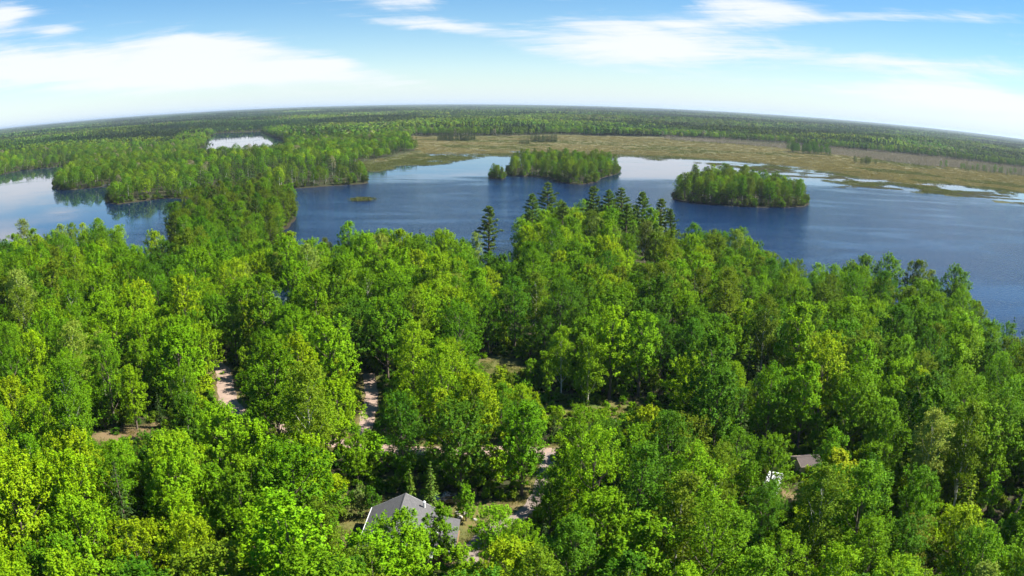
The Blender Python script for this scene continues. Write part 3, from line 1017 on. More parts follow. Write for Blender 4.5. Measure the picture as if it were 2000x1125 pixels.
def pine(name, H, Rc, seed):
    R = np.random.default_rng(seed)
    P, N, S, parts = [], [], [], []
    r0 = 0.014 * H
    parts.append(tube_arrays([(0, 0, -0.4), (0.1, 0, H * 0.35), (-0.1, 0.1, H * 0.7), (0, 0, H * 0.98)], [r0 * 1.2, r0, r0 * 0.6, 0.04], 7))
    lev = 13
    for l in range(lev):
        t = l / (lev - 1)
        z0 = H * (0.30 + 0.66 * t)
        env = Rc * (0.55 + 0.9 * t if t < 0.4 else 1.12 * (1 - ((t - 0.4) / 0.66) ** 1.7)) * R.uniform(0.75, 1.15)
        nb = R.integers(3, 6)
        a0 = R.uniform(0, 6.3)
        for b in range(nb):
            a = a0 + 2 * math.pi * b / nb + R.uniform(-.35, .35)
            rl = max(0.7, env * R.uniform(0.6, 1.1))
            d = np.array([math.cos(a), math.sin(a), 0.18 + 0.35 * t])
            tip = np.array([0, 0, z0]) + d * rl
            parts.append(tube_arrays([(0, 0, z0), tuple(np.array([0, 0, z0 - 0.1]) + d * rl * 0.55), tuple(tip)], [0.09, 0.06, 0.02], 4))
            nt = int(5 + rl * 2.6)
            for q in range(nt):
                u = R.uniform(0.35, 1.05)
                c = np.array([0, 0, z0]) + d * rl * u + R.normal(0, 0.28, 3) * np.array([1, 1, 0.5])
                k = 16
                dirs = unit(R.normal(size=(k, 3)) * np.array([1, 1, 0.5]) + np.array([0, 0, 0.35]))
                P.append(c + dirs * R.uniform(0.1, 0.55, (k, 1)))
                N.append(unit(R.normal(size=(k, 3)) * 0.7 + np.array([0, 0, 0.9])))
                S.append(R.uniform(0.35, 0.62, k))
    for q in range(10):
        c = np.array([0, 0, H - 0.15 * q]) + R.normal(0, 0.12 + 0.04 * q, 3)
        dirs = unit(R.normal(size=(14, 3)) + np.array([0, 0, 0.6]))
        P.append(c + dirs * 0.3); N.append(dirs * 0.5 + np.array([0, 0, 0.8])); S.append(np.full(14, 0.4))
    P, N, S = map(np.concatenate, (P, N, S))
    V, F, C = leaf_quads(P, N, S, 0.4, R)
    crown = crown_mesh(name + ' crown', V, F, C, M_NEEDLE)
    V, F = join_arrays(parts)
    tm = np_mesh(name + ' trunk', V, F, True)
    tm.materials.append(M_PINEBARK)
    return dict(crown=crown, trunk=tm, H=H, R=Rc, base=H * 0.36)


def bare(name, H, Rc, seed, material, depth=4, leaves=0):
    R = np.random.default_rng(seed)
    parts, tips = [], []

    def grow(p, d, ln, r, lv):
        q = p + d * ln
        m = p + d * ln * 0.5 + R.normal(0, 0.05 * ln, 3)
        parts.append(tube_arrays([tuple(p), tuple(m), tuple(q)], [r, r * 0.8, r * 0.55], 5 if lv < 2 else 4))
        tips.append(q)
        if lv >= depth: return
        for k in range(R.integers(2, 4) + (lv == 0)):
            nd = unit(d * 0.9 + R.normal(0, 0.5, 3) + np.array([0, 0, 0.22]))
            grow(p + d * ln * R.uniform(0.55, 1.0), nd, ln * R.uniform(0.5, 0.72), r * 0.55, lv + 1)
    grow(np.array([0, 0, -0.3]), np.array([0, 0, 1.0]), H * 0.42, 0.013 * H, 0)
    V, F = join_arrays(parts)
    V[:, 2] *= H / V[:, 2].max()
    me = np_mesh(name + ' trunk', V, F, True)
    me.materials.append(material)
    return dict(trunk=me, crown=None, H=H, R=Rc, base=H * 0.3)


MAPLE = [broadleaf('maple %d' % k, H, Rr, b, nl, 17, 34, 0.3, 100 + k, M_LEAF, up, 0.95, tp)
         for k, (H, Rr, b, nl, up, tp) in enumerate([(15, 5.0, 3.4, 19, .6, .72), (14, 4.7, 2.8, 16, .75, .8), (16.5, 4.6, 4.0, 19, .5, .7), (13.5, 5.1, 2.6, 17, .45, .75), (15.5, 4.1, 3.0, 17, .8, .68), (14.5, 5.4, 3.4, 20, .5, .72), (12, 3.8, 2.0, 13, .9, .8), (17, 3.7, 4.5, 16, .7, .6), (13, 4.5, 3.6, 12, .4, .9)])]
BIRCH = [broadleaf('birch %d' % k, H, Rr, b, nl, 17, 30, 0.22, 200 + k, M_FINE, .25, 1.1, tp, 0.75, M_BIRCH, ln, 0.13, 0.75)
         for k, (H, Rr, b, nl, tp, ln) in enumerate([(17, 3.2, 5.5, 16, .75, .02), (15, 2.9, 4.0, 14, .7, -.03), (18, 3.6, 7.0, 17, .8, .04), (13, 2.8, 2.6, 14, .72, 0)])]
ASH = [broadleaf('ash %d' % k, H, Rr, b, nl, 16, 34, 0.23, 300 + k, M_FINE, .4, 0.95, tp, 0.6, M_BARK)
       for k, (H, Rr, b, nl, tp) in enumerate([(14.5, 4.1, 2.6, 16, .75), (13.5, 3.8, 2.0, 15, .7), (15.5, 4.3, 3.2, 17, .78)])]
SAPLING = [broadleaf('sapling %d' % k, H, Rr, 0.5, 8, 10, 20, 0.26, 400 + k, M_LEAF, .7, 0.7, .8, 0.5) for k, (H, Rr) in enumerate([(5, 1.7), (6.5, 1.9), (4, 1.6)])]
SPRUCE = [spruce('spruce %d' % k, H, Rr, 500 + k) for k, (H, Rr) in enumerate([(13, 2.6), (11, 2.1), (15, 2.7)])]
PINE = [pine('pine %d' % k, H, Rr, 600 + k) for k, (H, Rr) in enumerate([(24, 4.4), (22, 4.0), (25, 4.8)])]
SNAG = [bare('snag %d' % k, H, 2.5, 700 + k, M_DEAD) for k, H in enumerate((11, 9))]
KINDS = dict(maple=MAPLE, birch=BIRCH, ash=ASH, sapling=SAPLING, spruce=SPRUCE, pine=PINE)
NAMES = dict(maple='maple_tree', birch='birch_tree', ash='ash_tree', sapling='sapling', spruce='spruce_tree', pine='pine_tree')

TONE = {'lime': (0.225, 0.37, 0.006), 'bright green': (0.165, 0.33, 0.006), 'deep green': (0.068, 0.18, 0.008), 'mid green': (0.11, 0.25, 0.006), 'yellow green': (0.25, 0.375, 0.008),
        'golden': (0.25, 0.33, 0.012), 'bronze olive': (0.165, 0.21, 0.02), 'olive green': (0.13, 0.215, 0.010), 'pale green': (0.21, 0.30, 0.04),
        'dark spruce green': (0.04, 0.08, 0.018), 'dark pine green': (0.11, 0.19, 0.022), 'grey green': (0.12, 0.175, 0.035)}


def tint_of(tone, R=None):
    R = R or rng
    c = np.array(TONE[tone]) * np.array([1.12, 1.06, 1.0])
    k = R.uniform(0.88, 1.14)
    return c * k * np.array([R.uniform(0.9, 1.1), 1, R.uniform(0.8, 1.2)])


# ------------------------------------------------------------------ where trees may stand
CAMP = np.array([0, 0, CAM_H])
cFn, cRn, cUn = (np.array(v) for v in (cF, cR, cU))


def proj(P):
    """photograph pixel (2000 wide) of a point in the place, used only to name and choose what is in view"""
    d = unit(np.asarray(P, float) - CAMP)
    t = np.arccos(np.clip(d @ cFn, -1, 1))
    r = 2 * 1560 * np.sin(t / 2)
    a, b = d @ cRn, d @ cUn
    m = np.hypot(a, b) + 1e-9
    return 1000 + r * a / m, 562.5 - r * b / m


# open ground that is looked down on between the crowns: kept free of tall trees on the camera's side (x, y, z)
OPEN = [(-63, 157, 5), (-60.5, 151, 5), (-58, 145, 5), (-56, 139, 5), (-54, 135, 5), (-51.5, 132, 5),
        (-71, 115, 5), (-68, 117, 5), (-63, 121, 5),
        (-26, 137, 5), (-25.6, 131, 5), (-24.8, 125, 5),
        (-3, 161, 5), (-5, 163, 5), (0, 158, 5), (2, 152, 5), (6, 147, 5), (13, 143, 5), (20, 141, 5), (27, 142, 5), (10, 139, 5), (16, 138, 5), (7, 136, 5), (22, 136.5, 5), (28, 137, 5),
        (6.5, 117, 5), (1, 96, 5), (-2, 97, 5), (-4, 97, 5), (-6, 97.5, 5), (-6, 94, 5), (-6, 88, 5), (-5.2, 91, 5),
        (-20.8, 95, 5), (-20.5, 93, 5), (-14, 93, 9.9), (-14, 91, 9.8), (-17.5, 93, 8), (-18.2, 89, 7.6), (-12, 92.5, 9), (-10.5, 92, 8.3), (-12.5, 90.5, 9), (-7.5, 91, 7), (-9, 100.5, 6.2), (-8, 100, 5.6),
        (46, 108, 8), (48.4, 108, 8), (47.2, 109, 8.4), (47, 106.6, 7.5), (38, 106.5, 5, .3),
        (-63, 203, 9.2, .5), (-61, 200.5, 8, .5), (44, 257, 8.8), (76, 87, 8), (74.5, 85.5, 7), (75.5, 90, 11),
        (18.4, 131.2, 5.6)]
OPEN = np.array([(*p, 0.85) if len(p) == 3 else p for p in OPEN], float)


LIT = np.array([(-5, 163, 5), (-2, 163, 5), (1, 161, 5), (-60, 150, 5), (-57, 142, 5), (-54, 136, 5), (-52, 132, 5), (-68, 117, 5), (-63, 121, 5), (-4, 97, 5), (-6, 94, 5), (-2, 97, 5), (-20.5, 94, 5), (8, 137, 5), (12, 139, 5), (18, 138, 5), (24, 137, 5), (-4, 161, 5), (-1, 159, 5), (-62, 153, 5), (-25.5, 129, 5), (6.5, 117, 5), (1, 96, 5),
                (47, 108, 8), (-14, 90, 9.9), (-11, 91, 8.5)], float)


def clear_height(x, y, z0, R, base):
    """greatest height of a tree here that leaves the open ground in view"""
    D = OPEN[:, :3] - CAMP
    h2 = D[:, 0] ** 2 + D[:, 1] ** 2
    t = np.clip((D[:, 0] * x + D[:, 1] * y) / h2, 0, 1)
    dd = np.hypot(D[:, 0] * t - x, D[:, 1] * t - y)
    z = CAM_H + D[:, 2] * t - z0
    blk = (dd < R * OPEN[:, 3]) & (t < 0.995)
    h = z[blk].min() if blk.any() else 99.0
    sx, sy, sz = SUN_DIR                       # and open to the sun
    t = (x - LIT[:, 0]) * sx + (y - LIT[:, 1]) * sy
    t = t / (sx * sx + sy * sy)
    dd = np.hypot(LIT[:, 0] + sx * t - x, LIT[:, 1] + sy * t - y)
    blk = (dd < R * 0.9) & (t > 0)
    if blk.any(): h = min(h, (LIT[:, 2] + sz * t - z0)[blk].min() + 0.3)
    return h


HOUSE_FOOT = [(-19.5, 82), (-19.5, 94), (-6.5, 94), (-6.5, 82)]
HUT_FOOT = [(44.5, 106.2), (44.5, 111.4), (50, 111.4), (50, 106.2)]
CAMPER_FOOT = [(37, 98), (36.5, 105), (41, 105.5), (41.5, 98.5)]
CABIN_FOOT = [(-72, 201), (-72, 212), (-60, 212), (-60, 201)]
SHED_FOOT = [(41, 254), (41, 261), (48, 261), (48, 254)]


def allowed(x, y):
    ok = np.ones(len(x), bool)
    for L, wd in ((ROAD_MAIN, 2.5), (ROAD_SPUR, 2.0), (DRIVE, 1.9)): ok &= dist_line(x, y, L) > wd
    for P, mg in ((LAWN, 0.5), (GLADE, 1.0), (GRASS_STRIP, 1.0), (CLEAR_LEFT, 1.0), (YARD_RIGHT, 3.0), (CAMPER_FOOT, -2.2), (HUT_FOOT, -2.0), (HOUSE_FOOT, -2.0), (CABIN_FOOT, -2.5), (SHED_FOOT, -2.5)): ok &= sd(x, y, P) < mg
    return ok


TREES = []          # dict(kind, var, x, y, z, s, rz, tone, tint)


def add_tree(kind, x, y, tone, H=None, var=None, rz=None, R=rng, z=None):
    protos = KINDS[kind]
    var = int(R.integers(len(protos))) if var is None else var
    pr = protos[var]
    s = (H / pr['H']) if H else R.uniform(0.85, 1.12)
    TREES.append(dict(kind=kind, var=var, x=x, y=y, z=(zg(x, y) if z is None else z) - 0.05, s=s, rz=R.uniform(0, 6.28) if rz is None else rz, tone=tone, tint=tint_of(tone, R), H=pr['H'] * s, R=pr['R'] * s))


def unproj(px, py, z):
    u, v = px - 1000, 562.5 - py
    r = math.hypot(u, v)
    t = 2 * math.asin(r / 2 / 1560)
    d = math.cos(t) * cFn + math.sin(t) * (u / r * cRn + v / r * cUn)
    k = (z - CAM_H) / d[2]
    return d[0] * k, d[1] * k


# trees that can be picked out: (pixel of the top, height, kind, variant, tone)
HERO = [(1512, 948, 9, 'ash', 1, 'mid green'), (722, 1046, 12, 'maple', 3, 'bright green'), (805, 1040, 11, 'maple', 6, 'bright green'), (690, 1075, 12, 'ash', 1, 'olive green'), (1078, 912, 11, 'ash', 1, 'mid green'), (900, 1075, 9, 'maple', 6, 'bright green'),
        (70, 900, 15, 'maple', 0, 'lime'), (20, 738, 14, 'maple', 1, 'yellow green'), (130, 632, 18, 'birch', 2, 'pale green'), (50, 560, 17, 'birch', 0, 'pale green'), (215, 892, 13, 'ash', 1, 'mid green'),
        (330, 850, 12, 'maple', 3, 'lime'), (425, 795, 13, 'maple', 5, 'bright green'), (590, 745, 15, 'maple', 0, 'bright green'), (655, 742, 13, 'maple', 1, 'lime'), (505, 830, 13, 'maple', 6, 'bright green'),
        (780, 768, 14, 'ash', 0, 'deep green'), (925, 730, 16, 'maple', 2, 'lime'), (868, 765, 11, 'maple', 6, 'yellow green'), (1025, 785, 12, 'ash', 1, 'deep green'), (1140, 800, 13, 'ash', 2, 'mid green'),
        (1262, 795, 10, 'maple', 6, 'yellow green'), (775, 1000, 11, 'maple', 0, 'bright green'), (858, 992, 8, 'maple', 6, 'mid green'), (960, 990, 9, 'maple', 3, 'bright green'), (990, 1055, 12, 'maple', 1, 'lime'),
        (1180, 968, 13, 'maple', 5, 'bright green'), (625, 985, 12, 'ash', 1, 'olive green'), (1650, 885, 12, 'maple', 6, 'golden'), (1625, 910, 10, 'maple', 6, 'yellow green'), (1800, 1012, 11, 'ash', 1, 'bronze olive'),
        (1895, 990, 12, 'maple', 4, 'yellow green'), (1720, 868, 12, 'maple', 4, 'mid green'), (1100, 640, 14, 'birch', 1, 'bright green'), (1152, 662, 13, 'birch', 3, 'bright green'), (800, 648, 12, 'maple', 6, 'yellow green'),
        (330, 742, 8, 'spruce', 0, 'dark spruce green'), (356, 735, 9, 'spruce', 1, 'dark spruce green'), (305, 765, 7, 'spruce', 1, 'dark spruce green'), (378, 752, 7, 'spruce', 0, 'dark spruce green'),
        (1412, 738, 10, 'spruce', 1, 'dark spruce green'), (1482, 700, 11, 'spruce', 2, 'dark spruce green'), (1780, 760, 12, 'spruce', 0, 'dark spruce green'), (1905, 925, 13, 'spruce', 1, 'olive green'),
        (840, 900, 9, 'spruce', 0, 'dark pine green'), (800, 915, 7, 'spruce', 1, 'dark pine green'), (955, 386, 25, 'pine', 0, 'dark pine green'), (820, 428, 17, 'spruce', 2, 'dark spruce green'),
        (1070, 353, 25, 'pine', 2, 'dark pine green'), (1040, 378, 24, 'pine', 1, 'dark pine green'), (1160, 362, 25, 'pine', 0, 'dark pine green'), (1190, 368, 24, 'pine', 1, 'dark pine green'), (1215, 360, 25, 'pine', 2, 'dark pine green'),
        (1256, 371, 25, 'pine', 1, 'dark pine green'), (1293, 380, 24, 'pine', 0, 'dark pine green'), (1225, 395, 24, 'pine', 1, 'dark pine green'),
        (1185, 400, 17, 'maple', 2, 'mid green'), (1205, 415, 17, 'ash', 2, 'olive green'), (1280, 400, 18, 'ash', 0, 'mid green'), (1240, 390, 18, 'maple', 7, 'olive green'), (1100, 395, 21, 'pine', 1, 'dark pine green'), (1310, 405, 21, 'pine', 1, 'dark pine green'),
        (1200, 440, 17, 'birch', 0, 'grey green'), (1260, 430, 18, 'birch', 2, 'grey green'), (1290, 440, 16, 'birch', 1, 'pale green'), (1020, 425, 16, 'maple', 0, 'bright green'), (1130, 415, 15, 'maple', 1, 'lime'),
        (600, 455, 13, 'birch', 3, 'bronze olive'), (635, 450, 14, 'birch', 1, 'grey green'), (930, 440, 14, 'birch', 3, 'pale green'), (1395, 432, 16, 'birch', 0, 'olive green'), (1380, 450, 15, 'maple', 3, 'mid green'),
        (1820, 512, 14, 'birch', 3, 'pale green'), (1665, 500, 15, 'ash', 0, 'mid green'), (1985, 600, 15, 'spruce', 2, 'dark pine green'), (460, 545, 16, 'birch', 2, 'olive green'), (700, 585, 15, 'maple', 2, 'deep green'),
        (250, 715, 12, 'maple', 4, 'lime'), (700, 955, 4.5, 'sapling', 0, 'grey green'), (665, 965, 4.2, 'sapling', 2, 'grey green'), (725, 950, 4.8, 'sapling', 1, 'deep green'), (910, 955, 5, 'sapling', 0, 'mid green')]
for px, py, H, kind, var, tone in HERO:
    x, y = unproj(px, py, 5 + H)
    z0 = zg(x, y)
    if z0 < 0.4: z0 = 1.0
    x, y = unproj(px, py, z0 + H)
    add_tree(kind, x, y, tone, H, var)
n_hero = len(TREES)


def occupied(x, y, r, T):
    for t in T:
        if (t['x'] - x) ** 2 + (t['y'] - y) ** 2 < (0.58 * (t['R'] + r)) ** 2: return True
    return False


# the near wood: jittered rows, heights trimmed where open ground lies behind
R1 = np.random.default_rng(21)
cand = []
sp = 7.9
for iy, y in enumerate(np.arange(34, 500, sp * 0.87)):
    for x in np.arange(-330, 330, sp):
        cand.append((x + (iy % 2) * sp / 2 + R1.uniform(-1.7, 1.7), y + R1.uniform(-1.7, 1.7)))
cand = np.array(cand)
rr = np.hypot(cand[:, 0], cand[:, 1])
aa = np.degrees(np.arctan2(cand[:, 0], cand[:, 1]))
keep = (rr > 44) & (np.abs(aa) < 43.5 + 900 / rr) & (cand[:, 1] > 30)
cand = cand[keep]
dn = sd(cand[:, 0], cand[:, 1], NEAR)
zc, mc, dc = land(cand[:, 0], cand[:, 1])
keep = (dn > 1.5) & (zc > 0.35) & (dc > 1.5) & allowed(cand[:, 0], cand[:, 1])
cand, zc, dn = cand[keep], zc[keep], dn[keep]
cand_o = np.argsort(np.hypot(cand[:, 0], cand[:, 1]))
tn = fbmn(cand[:, 0], cand[:, 1], 26, 201, 2)
tk = fbmn(cand[:, 0], cand[:, 1], 40, 211, 2)


def pick(x, y, a, b, R):
    """species and tone by the stand of trees that grows there"""
    q = R.uniform()
    right = sstep(np.array(x), 15, 75).item()
    if a > 0.28:
        tone = R.choice(['lime', 'bright green', 'mid green'], p=[.4, .45, .15])
    elif a > -0.12:
        tone = R.choice(['bright green', 'mid green', 'lime'], p=[.5, .35, .15])
    else:
        tone = R.choice(['deep green', 'mid green', 'olive green'], p=[.4, .45, .15])
    if right > 0.5 and R.uniform() < 0.45: tone = R.choice(['olive green', 'mid green', 'bright green', 'deep green'], p=[.4, .25, .15, .2])
    kind = 'maple'
    if b > 0.3 and q < 0.75: kind = 'ash'
    elif q > 0.87: kind = 'birch'
    elif q > 0.80: kind = 'ash'
    if 16 < x < 62 and y < 104 and q < 0.85:
        kind = 'ash'; tone = R.choice(['deep green', 'mid green', 'bright green'], p=[.45, .4, .15])
    if kind == 'birch': tone = R.choice(['olive green', 'pale green', 'mid green', 'bright green'], p=[.3, .25, .25, .2])
    if q > 0.972: kind, tone = 'spruce', 'dark spruce green'
    return kind, str(tone)


STUFF_NEAR = []
for k in cand_o:
    x, y = cand[k]
    z0 = zc[k]
    r = math.hypot(x, y)
    if occupied(x, y, 3.4, TREES[:n_hero]): continue
    kind, tone = pick(x, y, tn[k], tk[k], R1)
    far = y > 300 and x < -80
    if far:
        q = R1.uniform()
        kind = 'maple' if q < .45 else 'ash' if q < .65 else 'birch' if q < .8 else 'pine' if q < .88 else 'spruce'
        tone = str(R1.choice(['olive green', 'mid green', 'deep green', 'bright green', 'grey green'], p=[.35, .25, .15, .1, .15]))
        if kind == 'pine': tone = 'dark pine green'
        if kind == 'spruce': tone = 'dark spruce green'
    protos = KINDS[kind]
    var = int(R1.integers(len(protos)))
    pr = protos[var]
    s = R1.uniform(0.78, 1.22)
    if kind == 'pine': s *= 0.72
    if far: s *= 0.9
    hmax = clear_height(x, y, z0, pr['R'] * s, 0)
    if hmax < pr['H'] * s + 0.3:
        H2 = hmax - 0.6
        if H2 < 2.5: continue
        if H2 < 8:
            if R1.uniform() < 0.3: continue
            kind = 'sapling' if R1.uniform() < 0.85 else 'spruce'
            var = int(R1.integers(3)); pr = KINDS[kind][var]
            if kind == 'spruce': tone = 'dark spruce green'
        s = H2 / pr['H']
        if kind == 'sapling': s = min(s, 1.35)
    add_tree(kind, x, y, tone, pr['H'] * s, var, None, R1, z0)
    if far: TREES[-1]['tint'] = TREES[-1]['tint'] * 0.88

# understory between the tall trees, along tracks and clearings
ux, uy = [], []
for iy, y in enumerate(np.arange(78, 180, 3.6)):
    for x in np.arange(-85, 75, 4.0):
        ux.append(x + R1.uniform(-1.5, 1.5)); uy.append(y + R1.uniform(-1.5, 1.5))
ux, uy = np.array(ux), np.array(uy)
ok = allowed(ux, uy) & (sd(ux, uy, LAWN) < -0.5) & (sd(ux, uy, GRASS_STRIP) < -0.5) & (sd(ux, uy, GLADE) < -0.5) & (sd(ux, uy, NEAR) > 3)
uz = land(ux, uy)[0]
TX = np.array([(t['x'], t['y']) for t in TREES])
for x, y, z0, o_ in zip(ux, uy, uz, ok):
    if not o_ or R1.uniform() < 0.25: continue
    if ((TX[:, 0] - x) ** 2 + (TX[:, 1] - y) ** 2).min() < 2.4 ** 2: continue
    h = min(clear_height(x, y, z0, 1.8, 0) - 0.5, R1.uniform(3.0, 7.5))
    if h < 1.6: continue
    var = int(R1.integers(3))
    add_tree('sapling', x, y, str(R1.choice(['bright green', 'mid green', 'olive green', 'lime'])), min(h, SAPLING[var]['H'] * 1.35), var, None, R1, z0)

# islands: their own small woods
R2_ = np.random.default_rng(33)


def island(poly, mix, sp, zone, hs=1.0, inset=1.5):
    P = np.array(poly)
    k = 0
    for iy, y in enumerate(np.arange(P[:, 1].min(), P[:, 1].max(), sp)):
        for x in np.arange(P[:, 0].min(), P[:, 0].max(), sp):
            xx, yy = x + R2_.uniform(-.35, .35) * sp, y + R2_.uniform(-.35, .35) * sp
            d = sd(np.array([xx]), np.array([yy]), poly)[0]
            if d < inset or zg(xx, yy) < 0.2: continue
            kind = str(R2_.choice([m[0] for m in mix], p=[m[1] for m in mix]))
            tone = {'spruce': 'dark spruce green', 'pine': 'dark pine green'}.get(kind) or str(R2_.choice(['olive green', 'mid green', 'bright green', 'lime'], p=[.4, .25, .2, .15]))
            pr = KINDS[kind]
            var = int(R2_.integers(len(pr)))
            H = pr[var]['H'] * R2_.uniform(0.8, 1.1) * hs * (0.72 if kind == 'pine' else 1)
            if kind in ('maple', 'ash') and d < 5: H *= 0.9
            add_tree(kind, xx, yy, tone, H, var, None, R2_)
            TREES[-1]['zone'] = zone
            TREES[-1]['tint'] = TREES[-1]['tint'] * 0.9
            k += 1
    return k


island(ISL_RIGHT, [('ash', .42), ('birch', .28), ('maple', .2), ('spruce', .05), ('pine', .05)], 7.0, 'on the right island', 1.0, 2.0)
island(ISL_MID, [('ash', .42), ('birch', .34), ('maple', .14), ('spruce', .06), ('pine', .04)], 8.0, 'on the middle island', 0.95, 2.0)
island(ISL_TINY_TREES, [('spruce', .5), ('birch', .3), ('ash', .2)], 4.0, 'on the small islet beside the middle island', 0.72, 1.0)

# ------------------------------------------------------------------ which trees become individuals
for t in TREES:
    px, py = proj(np.array([t['x'], t['y'], t['z'] + t['H'] * 0.8]))
    t['px'], t['py'] = float(px), float(py)
    t['d'] = math.sqrt(t['x'] ** 2 + t['y'] ** 2 + (CAM_H - t['z'] - t['H'] * .6) ** 2)
    m = 1560 * t['R'] / t['d']
    t['seen'] = -m < t['px'] < 2000 + m and t['py'] < 1125 + m
LIMIT = dict(maple=290, ash=150, birch=150, sapling=90, spruce=90, pine=60)
INDIV, REST = [], []
for kind in KINDS:
    L = sorted([t for t in TREES if t['kind'] == kind], key=lambda t: (not t['seen'], t['d'] / t['R'] * (0.3 if 'zone' in t else 1)))
    n_ = 0
    for t in L:
        if t['seen'] and n_ < LIMIT[kind]:
            INDIV.append(t); n_ += 1
        else:
            REST.append(t)
# whatever nobody sees and that is close to the frame still shades the wood: it stays in the mass of the wood

SIZE = lambda t: 'tall' if t['H'] > 15.5 else 'small' if t['H'] < 9 else 'mid-sized'


def zone(t):
    if 'zone' in t: return t['zone']
    x, y, px, py = t['x'], t['y'], t['px'], t['py']
    if t['kind'] == 'pine': return 'on the wooded point by the lake'
    if y > 300 and x < -80: return 'on the left spit'
    if y > 225: return 'along the lakeshore'
    if y > 175:
        return 'in the wood above the shed' if x > 30 else 'in the wood left of the green cabin' if x < -72 else 'around the green roofed cabin' if x < -45 else 'in the far wood'
    if y > 140:
        return 'left of the pink road' if x < -72 else 'beside the pink gravel road' if x < -45 else 'behind the side track' if x < -12 else 'around the grassy glade' if x < 12 else 'behind the grass strip' if x < 45 else 'in the wood near the right shore'
    if y > 108:
        return 'at the left clearing' if x < -52 else 'along the road bend' if x < -30 else 'behind the gray house' if x < 0 else 'beside the driveway' if x < 16 else 'below the grass strip' if x < 36 else 'around the small hut' if x < 60 else 'right of the small hut'
    if y > 82:
        return 'below the left clearing' if x < -45 else 'left of the gray house' if x < -18 else 'close to the gray house' if x < 0 else 'right of the driveway' if x < 22 else 'around the white camper' if x < 50 else 'near the fallen trunk'
    return 'in the left front row' if x < -30 else 'in front of the gray house' if x < 2 else 'in the front row right of the driveway' if x < 30 else 'in the right front row'


WORD = dict(maple='maple', ash='ash', birch='birch', sapling='sapling', spruce='spruce', pine='white pine')
ORD = 'first second third fourth fifth sixth seventh eighth ninth tenth eleventh twelfth thirteenth fourteenth fifteenth sixteenth seventeenth eighteenth nineteenth twentieth'.split()


def ordinal(k):
    return ORD[k] if k < 20 else 'twenty-' + ORD[k - 20] if k < 29 else 'thirty-' + ORD[k - 30] if 30 <= k < 39 else ('thirtieth' if k == 29 else 'fortieth')


def copy_tree(t, label, group):
    pr = KINDS[t['kind']][t['var']]
    e = empty(NAMES[t['kind']], (t['x'], t['y'], t['z']), t['rz'], t['s'])
    tag(e, label, {'sapling': 'sapling'}.get(t['kind'], 'tree'), group)
    tr = bpy.data.objects.new('trunk', pr['trunk']); COL.objects.link(tr); tr.parent = e
    cr = bpy.data.objects.new('crown', pr['crown']); COL.objects.link(cr); cr.parent = e
    cr['tint'] = [float(v) for v in t['tint']]


groups = {}
for t in INDIV:
    t['cls'] = '%s %s %s %s' % (SIZE(t), t['tone'], WORD[t['kind']], zone(t))
    groups.setdefault(t['cls'], []).append(t)
for cls, L in groups.items():
    L.sort(key=lambda t: t['px'])
    for k, t in enumerate(L):
        if len(L) == 1: lab = cls
        elif k == 0: lab = cls + ', leftmost'
        elif k == len(L) - 1: lab = cls + ', rightmost'
        else: lab = cls + ', %s from left' % ordinal(k)
        t['label'] = lab
for t in sorted(INDIV, key=lambda t: t['d']):
    copy_tree(t, t['label'], WORD[t['kind']] + ' trees of the wood')


# ------------------------------------------------------------------ masses of trees (instances of the same kinds)
def proto_collection(name, meshes):
    c = bpy.data.collections.new(name)
    for k, ms in enumerate(meshes):
        o = bpy.data.objects.new('%s %02d' % (name, k), ms)
        c.objects.link(o)
    return c


def joined(pr, name):
    """crown and trunk of a prototype in one mesh with two materials"""
    vs, fs, mi, cols, mats = [], [], [], [], []
    off = 0
    for q, ms in enumerate([m for m in (pr['crown'], pr['trunk']) if m]):
        nv, nf = len(ms.vertices), len(ms.polygons)
        v = np.empty(nv * 3, np.float32); ms.vertices.foreach_get('co', v)
        f = np.empty(nf * 4, np.int32); ms.loops.foreach_get('vertex_index', f)
        vs.append(v.reshape(-1, 3)); fs.append(f.reshape(-1, 4) + off); off += nv
        mi.append(np.full(nf, q, np.int32)); mats.append(ms.materials[0])
        c = np.ones(nf * 4, np.float32)
        if 'leaf' in ms.attributes: ms.attributes['leaf'].data.foreach_get('color', c)
        cols.append(c)
    me = np_mesh(name, np.concatenate(vs), np.concatenate(fs))
    for m in mats: me.materials.append(m)
    me.polygons.foreach_set('material_index', np.concatenate(mi))
    a = me.attributes.new('leaf', 'FLOAT_COLOR', 'FACE')
    a.data.foreach_set('color', np.concatenate(cols))
    return me


